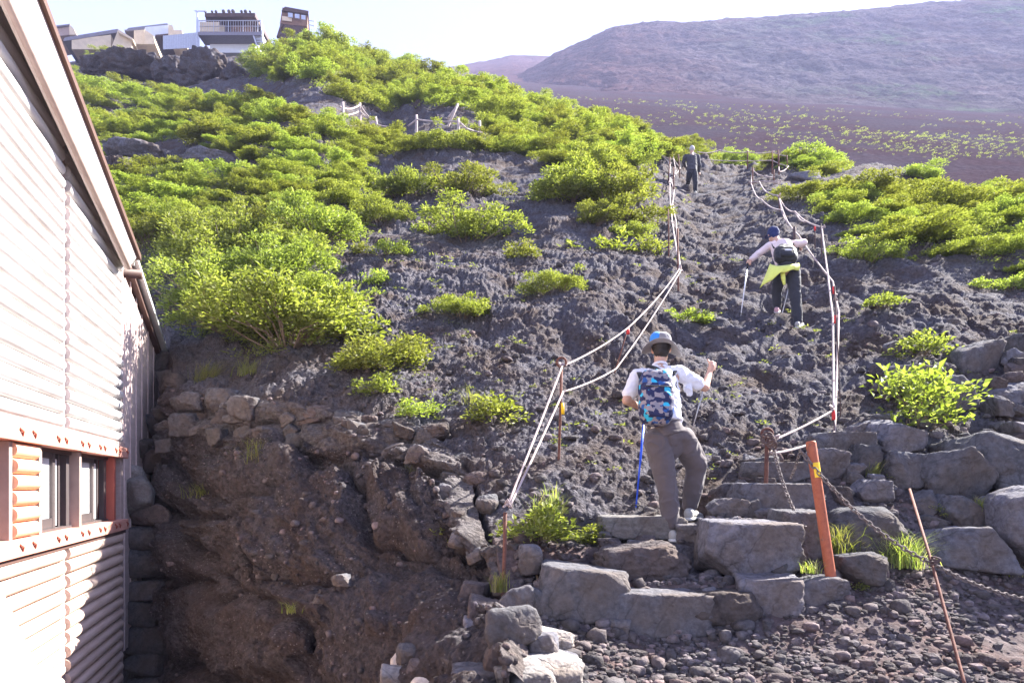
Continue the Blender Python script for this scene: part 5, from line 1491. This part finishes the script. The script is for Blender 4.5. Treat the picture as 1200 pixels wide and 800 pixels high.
def head_mb(mb, c, fwd, upv, s=1.0):
    fwd, upv = Vector(fwd).normalized(), Vector(upv).normalized(); rt = fwd.cross(upv).normalized(); upv = rt.cross(fwd)
    fr = (rt, fwd, upv)
    add_se(mb, c + upv*.02*s, (.076*s, .094*s, .098*s), 1.0, fr)
    add_se(mb, c - upv*.05*s + fwd*.025*s, (.056*s, .062*s, .062*s), 1.0, fr)       # jaw
    chain_mb(mb, [(c + fwd*.092*s + upv*.015*s, .010*s), (c + fwd*.108*s - upv*.018*s, .014*s)], 8)   # nose
    chain_mb(mb, [(c + fwd*.078*s - upv*.055*s - rt*.018*s, .009*s), (c + fwd*.078*s - upv*.055*s + rt*.018*s, .009*s)], 8)  # lips
    for sg in (-1, 1):
        add_se(mb, c + rt*sg*.078*s - fwd*.004*s, (.010*s, .020*s, .032*s), 1.0, fr)    # ears
    return fr
def eyes(c, fr, parent, s=1.0):
    rt, fwd, up = fr
    for sg in (-1, 1):
        mb = MB(); add_se(mb, c + rt*sg*.031*s + fwd*.083*s + up*.02*s, (.012*s, .008*s, .009*s), 1.0, fr)
        mb.build('eye', M['dark'], parent, True)
def shoe(name, heel, toe, mat, parent, w=.045, h=.09, upv=Vector((0,0,1))):
    heel, toe = Vector(heel), Vector(toe); d = (toe-heel).normalized(); sd = d.cross(upv).normalized(); up = sd.cross(d)
    mb = MB(); L = (toe-heel).length
    for t_, rw, rh in ((.12,.8,1.0),(.3,.82,1.05),(.5,.9,.75),(.72,1.02,.55),(.92,.85,.42)):
        add_se(mb, heel.lerp(toe, t_) + up*h*rh*.5, (w*rw, L*.17, h*rh*.5), .8, (sd, d, up))
    o = organic(name, mb, M[mat], parent, .007, 4, .002, 30)
    mb = MB()
    for t_, rw in ((.1,.85),(.3,.85),(.5,.9),(.72,1.05),(.93,.85)):
        add_se(mb, heel.lerp(toe, t_) + up*.006, (w*rw*1.08, L*.17, .017), .6, (sd, d, up))
    organic('sole', mb, M['sole'], o, .007, 3)
    return o
def rel(e): return Vector(e.location)

# --- hiker in the white shirt --------------------------------------------------
org = at(790, 634, 5.74)
man = empty('person', org); tag(man, 'hiker in white shirt, grey trousers and grey brimmed hat, climbing the stone steps', 'person')
A = lambda px, py, Y: at(px, py, Y) - org
pel = A(784,514,5.87); hL, hR = A(771,517,5.84), A(799,514,5.88)
kL, aL = A(781,566,5.80), A(788,616,5.74); kR, aR = A(817,545,5.93), A(808,592,6.02)
ch, nk, hd = A(772,455,5.98), A(773,428,6.05), A(775,410,6.10)
sL, sR = A(747,441,6.03), A(796,437,6.0)
eL, wL = A(734,469,5.98), A(752,478,6.22); eR, wR, pR = A(826,454,6.14), A(831,438,6.28), A(833,429,6.31)
pL = A(756,482,6.26)
body = MB()
chain_mb(body, [(pel, .10), (ch, .11), (nk - Vector((0,0,.02)), .06), (nk, .052), (hd, .06)])
chain_mb(body, [(hL, .07), (kL, .05), (aL, .04)]); chain_mb(body, [(hR, .07), (kR, .05), (aR, .04)])
chain_mb(body, [(ch, .08), (sL, .05), (eL, .040), (wL, .027)]); chain_mb(body, [(ch, .08), (sR, .05), (eR, .041), (wR, .028)])
hand(body, wR, pR, Vector((.1, .1, 1)), Vector((.5, -.9, .1)))
hand(body, wL, pL, Vector((.1, 0, 1)), Vector((-.6, -.6, 0)))
fr = head_mb(body, hd, Vector((.25, 1, -.12)), Vector((0, .12, 1)))
organic('body', body, M['skin'], man, .0062, 4); eyes(hd, fr, man)
# hair
mb = MB(); rt, fw, up = fr; add_se(mb, hd + up*.03 - fw*.018, (.083, .088, .092), 1.0, fr); add_se(mb, hd - fw*.045 - up*.03, (.066, .05, .06), 1.0, fr)
organic('hair', mb, M['hair'], man, .008, 2, .004, 40)
# shirt
mb = MB()
chain_mb(mb, [(A(779,497,5.90), (.155,.105,.08)), (A(774,470,5.95), (.165,.11,.1)), (A(772,448,6.0), (.165,.10,.09)), (A(772,436,6.03), (.11,.075,.05))], 20)
for s_ in (-1, 1):
    chain_mb(mb, [(A(779+s_*8,500,5.90), .085), (A(773+s_*11,462,5.96), .095), (A(772+s_*12,444,6.01), .075)], 16)
chain_mb(mb, [(A(764,440,6.03), .066), (sL, .066), (sL.lerp(eL, .5), .06), (sL.lerp(eL, .7), .063)], 16)
chain_mb(mb, [(A(782,438,6.02), .066), (sR, .066), (sR.lerp(eR, .5), .058), (sR.lerp(eR, .68), .064)], 16)
chain_mb(mb, [(sR.lerp(eR, .35) - Vector((0,0,.04)), .04), (A(806,455,6.03), .035), (A(808,461,6.04), .022)], 10)
add_se(mb, A(773,430,6.045), (.064,.06,.03), 1.0)
organic('shirt', mb, M['shirt'], man, .0075, 5, .009, 11, 31)
mb = MB(); mb.torus(tuple(A(773,428,6.05)), (.0,.35,1), .06, .012, 24, 8); organic('collar', mb, M['shirt'], man, .006, 2)
# trousers
mb = MB()
chain_mb(mb, [(A(779,500,5.9), (.145,.11,.06)), (A(784,514,5.87), (.16,.13,.115))], 18); chain_mb(mb, [(hL, .11), (A(785,527,5.87), .09), (hR, .11)], 14)
chain_mb(mb, [(hL, .112), (hL.lerp(kL,.35), .098), (kL, .080), (kL.lerp(aL,.5), .074), (A(787,612,5.75), .066)], 18)
chain_mb(mb, [(hR, .115), (hR.lerp(kR,.4), .102), (kR, .086), (kR.lerp(aR,.5), .076), (A(808,590,6.02), .068)], 18)
organic('trousers', mb, M['pants'], man, .0075, 5, .015, 5.5, 37)
mb = MB(); mb.torus(tuple(A(781,500,5.885)), (.06,.0,1), .15, .014, 28, 6, 1.0); 
# shoes
shoe('shoe', A(789,634,5.66), A(787,630,5.94), 'shoe', man); shoe('shoe', A(806,609,5.92), A(819,606,6.18), 'shoe', man, .05, .1)
# hat
hc = hd + up*.075
mb = MB(); add_se(mb, hc, (.092, .102, .082), .85, fr); hat = organic('hat', mb, M['hatgrey'], man, .007, 4, .003, 20)
nb, rr = 48, 7
P = np.zeros((rr, nb+1, 3))
for i in range(rr):
    for j in range(nb+1):
        a = 2*math.pi*j/nb; t_ = i/(rr-1)
        rad = (.088 + .085*t_); dr = -.018*t_ - .03*t_*t_*math.cos(2*a) * 1.0 - .055*t_*max(0, math.cos(a-.2))**2
        p = hc - up*.035 + rt*math.cos(a)*rad*1.0 + fw*math.sin(a)*rad*1.08 + up*dr
        P[i, j] = tuple(p)
mb = MB().grid(P); br = mb.build('brim', M['hatgrey'], hat, True); sm = br.modifiers.new('s', 'SOLIDIFY'); sm.thickness = .005
mb = MB(); add_se(mb, hc + up*.012 - fw*.006 - rt*.035, (.066, .1, .076), .9, fr); organic('blue_panel', mb, M['hatblue'], hat, .008, 3)
# camera strap with its mustard stripe
def strip(pts, w, nrm, name, mat, parent, th=.003):
    pts = [Vector(p) for p in pts]; P = []
    for i, p in enumerate(pts):
        tt = (pts[min(i+1, len(pts)-1)]-pts[max(i-1, 0)]).normalized(); s_ = tt.cross(Vector(nrm)).normalized()*w/2
        P.append([tuple(p-s_), tuple(p+s_)])
    o = MB().grid(np.array(P)).build(name, M[mat], parent, True); m = o.modifiers.new('s', 'SOLIDIFY'); m.thickness = th; m.offset = 0; return o
back = Vector((0, -1, .15))
sp1 = [A(757,428,5.90), A(768,431,5.885), A(778,436,5.875), A(787,443,5.87), A(792,450,5.875), A(795,460,5.88), A(795,472,5.88)]
M['mustard'] = fabric('mustard_print', (.3,.24,.04))
cs = empty('camera_strap', org); tag(cs, 'black camera strap with mustard stripe slung across the white shirt', 'strap')
strip(sp1[:5], .032, back, 'wide_band', 'black', cs); strip([p - Vector((0,.004,0)) for p in (sp1[1].lerp(sp1[2], .5), sp1[2], sp1[3])], .012, back, 'stripe', 'mustard', cs)
strip(sp1[4:], .012, back, 'narrow_band', 'black', cs)
# rucksack
pk = empty('backpack', A(769,500,5.74) + org); tag(pk, 'blue, cyan and grey patterned rucksack on the back of the white shirted hiker', 'backpack')
po = rel(pk); pc = at(768.5, 466, 5.755) - po
Zp = (at(770,432,5.86) - at(771,500,5.74)).normalized(); Xp = Vector((1, .02, .08)).normalized(); Yp = Zp.cross(Xp).normalized(); Xp = Yp.cross(Zp)
if Yp.y < 0: Yp = -Yp
mb = MB(); add_se(mb, pc, (.142, .095, .245), .55, (Xp, Yp, Zp)); add_se(mb, pc - Zp*.05 - Yp*.05, (.135, .07, .17), .55, (Xp, Yp, Zp)); add_se(mb, pc + Zp*.13, (.118, .08, .115), .7, (Xp, Yp, Zp))
bag = organic('bag', mb, M['camo'], pk, .008, 4, .005, 11, 51)
mb = MB(); add_se(mb, pc - Zp*.09 - Yp*.105, (.112, .032, .115), .5, (Xp, Yp, Zp)); organic('front_pocket', mb, M['camo'], pk, .007, 4, .003, 14, 55)
zz_ = [pc - Yp*(.122 + .0) + Zp*.055 + Xp*x for x in (-.12, -.06, 0, .06, .12)]
MB().tube([p - Yp*.006 for p in zz_], .005, 6).build('zip', M['black'], pk, True)
MB().tube([pc + Zp*.2 + Xp*-.03 - Yp*.03, pc + Zp*.275 - Yp*.0, pc + Zp*.2 + Xp*.03 - Yp*.03], .008, 6).build('loop', M['black'], pk, True)
for s_, pts in ((1, [(752,444,5.86),(749,436,5.97),(750,437,6.09),(752,452,6.13)]), (-1, [(787,440,5.87),(792,432,5.99),(792,436,6.1),(790,452,6.13)])):
    strip([at(*p) - po for p in pts], .045, (0,-.3,1) , 'strap', 'black', pk, .008)
# trekking poles
def pole(top, tip, mat, label, r=.0085, grip='black'):
    top, tip = Vector(top), Vector(tip); e = empty('trekking_pole', tip); tag(e, label, 'pole')
    L = top - tip
    MB().tube([tuple(L*.03), tuple(L*.45), tuple(L*.46), tuple(L*.82)], [r*.7, r*.8, r, r], 8).build('shaft', M[mat], e, True)
    MB().tube([(0,0,0), tuple(L*.03)], [r*.3, r*.6], 8).build('tip', M['greypole'], e, True)
    MB().tube([tuple(L*.045), tuple(L*.052)], [.03, .022], 12).build('basket', M['black'], e, True)
    MB().tube([tuple(L*.82), tuple(L*.9), tuple(L*.98), tuple(L)], [.014, .016, .015, .011], 10).build('grip', M[grip], e, True)
pole(org + pL + Vector((.0,-.005,.05)), at(745, 598, 6.03), 'bluepole', 'blue trekking pole left of the white shirted hiker', .0105)
pole(org + pR + Vector((.004,.004,.05)), at(800, 545, 6.42), 'greypole', 'thin grey trekking pole held up in the right hand of the white shirted hiker', .006)

# --- hiker with black rucksack -------------------------------------------------
org2 = at(924, 384, 10.55)
p2 = empty('person', org2); tag(p2, 'hiker in navy cap, pink shirt and dark trousers bending forward on the lava', 'person')
A = lambda px, py, Y: at(px, py, Y) - org2
hL, hR = A(914,321,10.62), A(929,319,10.55); kL, aL = A(910,341,10.70), A(911,361,10.78); kR, aR = A(932,349,10.48), A(935,378,10.42)
pel = A(921,316,10.58); ch = A(918,292,10.80); nk = A(910,282,10.92); hd = A(906,275,10.98)
sL, sR = A(902,288,10.88), A(930,286,10.84); eL, wL, pL = A(889,297,10.86), A(879,305,10.80), A(877,308,10.79); eR, wR, pR = A(942,284,10.88), A(939,289,11.1), A(937,290,11.16)
body = MB()
chain_mb(body, [(pel, .12), (ch, .125), (nk, .055), (hd, .06)])
chain_mb(body, [(hL, .08), (kL, .055), (aL, .04)]); chain_mb(body, [(hR, .08), (kR, .055), (aR, .04)])
chain_mb(body, [(ch, .08), (sL, .05), (eL, .038), (wL, .027)]); chain_mb(body, [(ch, .08), (sR, .05), (eR, .038), (wR, .027)])
hand(body, wL, pL, Vector((.1,0,1)), Vector((-.5,-.8,0))); hand(body, wR, pR, Vector((.1,.1,1)), Vector((.5,-.8,0)))
fr = head_mb(body, hd, Vector((-.15, 1, -.25)), Vector((-.05, .25, 1)))
organic('body', body, M['skin'], p2, .0075, 4); eyes(hd, fr, p2)
rt, fw, up = fr
mb = MB(); add_se(mb, hd + up*.03 - fw*.01, (.09,.1,.098), .95, fr); add_se(mb, hd - fw*.05 - up*.02, (.07,.05,.07), 1, fr); cp_ = organic('cap', mb, M['navy'], p2, .009, 3, .004, 20)
mb = MB(); add_se(mb, hd + fw*.12 + up*.045, (.07,.07,.008), .9, fr); mb.build('peak', M['navy'], cp_, True)
mb = MB()
chain_mb(mb, [(A(921,311,10.62), (.15,.11,.08)), (A(919,299,10.72), (.16,.11,.1)), (A(916,289,10.84), (.16,.10,.09))], 18)
for s_ in (-1, 1): chain_mb(mb, [(A(920+s_*5,309,10.63), .085), (A(916+s_*7,290,10.83), .08)], 14)
chain_mb(mb, [(A(910,286,10.9), .062), (sL, .06), (eL, .052), (eL.lerp(wL,.85), .042)], 14); chain_mb(mb, [(A(924,286,10.86), .062), (sR, .06), (eR, .054), (eR.lerp(wR,.8), .044)], 14)
organic('shirt', mb, M['pinkshirt'], p2, .0095, 5, .007, 9, 61)
mb = MB(); chain_mb(mb, [(A(921,313,10.6), (.14,.115,.07)), (pel, (.145,.12,.08))], 16)
chain_mb(mb, [(hL, .105), (kL, .078), (A(911,360,10.78), .062)], 16); chain_mb(mb, [(hR, .11), (kR, .084), (A(935,376,10.42), .066)], 16)
organic('trousers', mb, M['dark'], p2, .0095, 5, .008, 8, 67)
shoe('shoe', A(934,384,10.34), A(940,381,10.58), 'shoe', p2); shoe('shoe', A(910,367,10.7), A(911,365,10.94), 'pinkshoe', p2)
# jacket tied round the waist: sheets with thickness
jk = MB()
P = []
for (x0, y0, Y0_, x1, y1, Y1_) in ((903,309,10.62,890,338,10.5),(906,311,10.5,896,333,10.44),(911,312,10.43,905,328,10.38),(917,312,10.41,914,320,10.36),(924,311,10.40,921,319,10.34),(931,310,10.41,929,316,10.35),(936,309,10.5,936,317,10.42)):
    a, b = A(x0,y0,Y0_), A(x1,y1,Y1_)
    P.append([tuple(a.lerp(b, t_) + Vector((0, -.03*math.sin(3.1*t_), 0))) for t_ in np.linspace(0, 1, 8)])
P = cr_resample(np.array(P), 40, 0); P[..., 1] += .014*np.sin(np.linspace(0, 22, 40))[:, None]*np.linspace(.3, 1, 8)[None]
o = jk.grid(P).build('tied_jacket', M['lime'], p2, True); m = o.modifiers.new('s', 'SOLIDIFY'); m.thickness = .012
mb = MB(); chain_mb(mb, [(A(917,318,10.42), .03), (A(918,326,10.42), .032), (A(919,333,10.44), .02)]); organic('jacket_sleeve', mb, M['lime'], p2, .009, 3, .004, 16)
pk = empty('backpack', at(920, 310, 10.5)); tag(pk, 'black rucksack on the back of the hiker with the navy cap', 'backpack'); po = rel(pk)
Zp = (A(918,287,10.74)-A(922,311,10.48)).normalized(); Xp = Vector((1,0,.04)).normalized(); Yp = Zp.cross(Xp).normalized(); Xp = Yp.cross(Zp)
if Yp.y < 0: Yp = -Yp
pc = at(920.5, 299, 10.57) - po
mb = MB(); add_se(mb, pc, (.17,.09,.165), .6, (Xp,Yp,Zp)); add_se(mb, pc + Zp*.12, (.11,.07,.1), .7, (Xp,Yp,Zp)); organic('bag', mb, M['black'], pk, .009, 4, .006, 11, 71)
mb = MB(); add_se(mb, pc - Zp*.06 - Yp*.08, (.12,.04,.085), .55, (Xp,Yp,Zp)); organic('front_pocket', mb, M['black'], pk, .008, 3, .003, 14)
MB().box((-.05,-.004,-.012), (.05,.004,.012), Matrix.Translation(pc - Zp*.03 - Yp*.125)).build('badge', M['whitepole'], pk)
for pts in ([(908,291,10.72),(905,284,10.86),(905,287,10.96)], [(928,289,10.72),(930,282,10.84),(929,286,10.95)]):
    strip([at(*p) - po for p in pts], .045, (0,-.4,1), 'strap', 'black', pk, .01)
pole(org2 + pL + Vector((0,0,.06)), at(868, 371, 10.55), 'whitepole', 'white trekking pole in the left hand of the hiker with the navy cap', .011)
pole(org2 + pR + Vector((0,0,.06)), at(915, 374, 10.62), 'whitepole', 'pale trekking pole beside the trousers of the hiker with the navy cap', .009)

# --- farthest hiker -------------------------------------------------------------
org3 = at(813, 227, 22.7)
p3 = empty('person', org3); tag(p3, 'farthest hiker in dark clothes, upright among the upper ropes', 'person')
A = lambda px, py, Y: at(px, py, Y) - org3
hL, hR = A(808,203,22.8), A(814,203,22.75); kL, aL = A(807,211,22.9), A(806,216,23.15); kR, aR = A(815,214,22.7), A(815,225.5,22.7)
pel = A(811,201,22.8); ch = A(810.5,187,22.95); nk = A(810.6,180,23.0); hd = A(810.8,175.5,23.02)
sL, sR = A(803.5,183.5,22.95), A(817.5,183.5,22.95); eL, wL, pL = A(801,190,23.0), A(803,195,23.3), A(803.5,195,23.38); eR, wR, pR = A(819.5,194,22.95), A(819,201,23.15), A(819,203.5,23.2)
body = MB()
chain_mb(body, [(pel, .12), (ch, .13), (nk, .055), (hd, .06)])
chain_mb(body, [(hL, .08), (kL, .055), (aL, .04)]); chain_mb(body, [(hR, .08), (kR, .055), (aR, .04)])
chain_mb(body, [(ch, .08), (sL, .05), (eL, .038), (wL, .027)]); chain_mb(body, [(ch, .08), (sR, .05), (eR, .038), (wR, .027)])
hand(body, wL, pL, Vector((0,.2,1)), Vector((-.5,-.8,0))); hand(body, wR, pR, Vector((0,.2,1)), Vector((.5,-.8,0)))
fr = head_mb(body, hd, Vector((0,1,-.1)), Vector((0,.1,1)))
organic('body', body, M['skin'], p3, .009, 3); rt, fw, up = fr
mb = MB(); add_se(mb, hd + up*.03 - fw*.012, (.086,.098,.1), 1, fr); organic('hair', mb, M['greyhair'], p3, .01, 2, .004, 30)
mb = MB(); chain_mb(mb, [(A(811,202,22.8), (.165,.12,.07)), (A(811,194,22.88), (.17,.12,.12)), (A(810.5,185.5,22.95), (.18,.11,.1))], 16)
chain_mb(mb, [(sL, .075), (eL, .062), (wL, .05)], 14); chain_mb(mb, [(sR, .075), (eR, .064), (wR, .05)], 14); chain_mb(mb, [(sL, .07), (sR, .07)], 14)
organic('jacket', mb, M['greyjacket'], p3, .012, 4, .008, 8, 81)
mb = MB(); chain_mb(mb, [(pel, (.15,.12,.09))]); chain_mb(mb, [(hL, .105), (kL, .08), (aL, .065)], 14); chain_mb(mb, [(hR, .105), (kR, .082), (aR, .066)], 14)
organic('trousers', mb, M['dark'], p3, .012, 4, .008, 8, 83)
shoe('shoe', A(815,227.5,22.62), A(816,226.5,22.88), 'shoe', p3); shoe('shoe', A(806,218.5,23.08), A(806,217.8,23.34), 'shoe', p3)
# ---------------------------------------------------------------- air, light, camera
SUN_AZ, SUN_EL = R(57), R(41)       # azimuth clockwise from straight ahead
hz = MB().box((-800,-60,-7.5), (1100,820,348)).build('haze', None)
t = bpy.data.materials.new('haze_air'); t.use_nodes = True; t.node_tree.nodes.clear()
vo = t.node_tree.nodes.new('ShaderNodeVolumePrincipled'); ot = t.node_tree.nodes.new('ShaderNodeOutputMaterial')
vo.inputs['Color'].default_value = (.60,.64,1,1); vo.inputs['Density'].default_value = HAZE
vo.inputs['Anisotropy'].default_value = .0
t.node_tree.links.new(vo.outputs[0], ot.inputs['Volume'])
hz.data.materials.clear(); hz.data.materials.append(t); tag(hz, kind='stuff', label='thin pale morning haze over the whole slope')

w = bpy.data.worlds.new('World'); sc.world = w; w.use_nodes = True
wt = w.node_tree; bg = wt.nodes['Background']
sk = wt.nodes.new('ShaderNodeTexSky'); sk.sky_type = 'NISHITA'; sk.sun_disc = False
sk.sun_elevation = SUN_EL; sk.sun_rotation = SUN_AZ; sk.altitude = 2500
sk.air_density = 1.0; sk.dust_density = 1.6; sk.ozone_density = 1.5
hs = wt.nodes.new('ShaderNodeHueSaturation'); hs.inputs['Saturation'].default_value = .8; wt.links.new(sk.outputs[0], hs.inputs['Color'])
tn = wt.nodes.new('ShaderNodeMix'); tn.data_type = 'RGBA'; tn.blend_type = 'MULTIPLY'; tn.inputs[0].default_value = 1
wt.links.new(hs.outputs[0], tn.inputs[6]); tn.inputs[7].default_value = (1.06, .94, 1.08, 1)
wt.links.new(tn.outputs[2], bg.inputs['Color']); bg.inputs['Strength'].default_value = SKY
sl = bpy.data.lights.new('sun', 'SUN'); sl.energy = SUN; sl.angle = R(.5); sl.color = (1, .955, .88)
so = bpy.data.objects.new('sun', sl); COL.objects.link(so)
d = Vector((math.sin(SUN_AZ)*math.cos(SUN_EL), math.cos(SUN_AZ)*math.cos(SUN_EL), math.sin(SUN_EL)))
so.rotation_euler = (-d).to_track_quat('-Z', 'Y').to_euler(); so.location = (60, 40, 80)

cam = bpy.data.cameras.new('camera'); cam.sensor_width = 36; cam.lens = 24
cam.shift_y = 169/1200; cam.clip_start = .05; cam.clip_end = 4000
co = bpy.data.objects.new('camera', cam); COL.objects.link(co); co.location = (0, 0, EYE); co.rotation_euler = (R(90), 0, 0)
sc.camera = co
sc.view_settings.view_transform = 'Standard'; sc.view_settings.look = 'None'
sc.view_settings.exposure = EXPO; sc.view_settings.gamma = 1; sc.view_settings.use_curve_mapping = False
sc.render.engine = 'CYCLES'
sc.cycles.use_denoising = True; sc.cycles.max_bounces = 8; sc.cycles.transparent_max_bounces = 8
sc.cycles.volume_bounces = 0
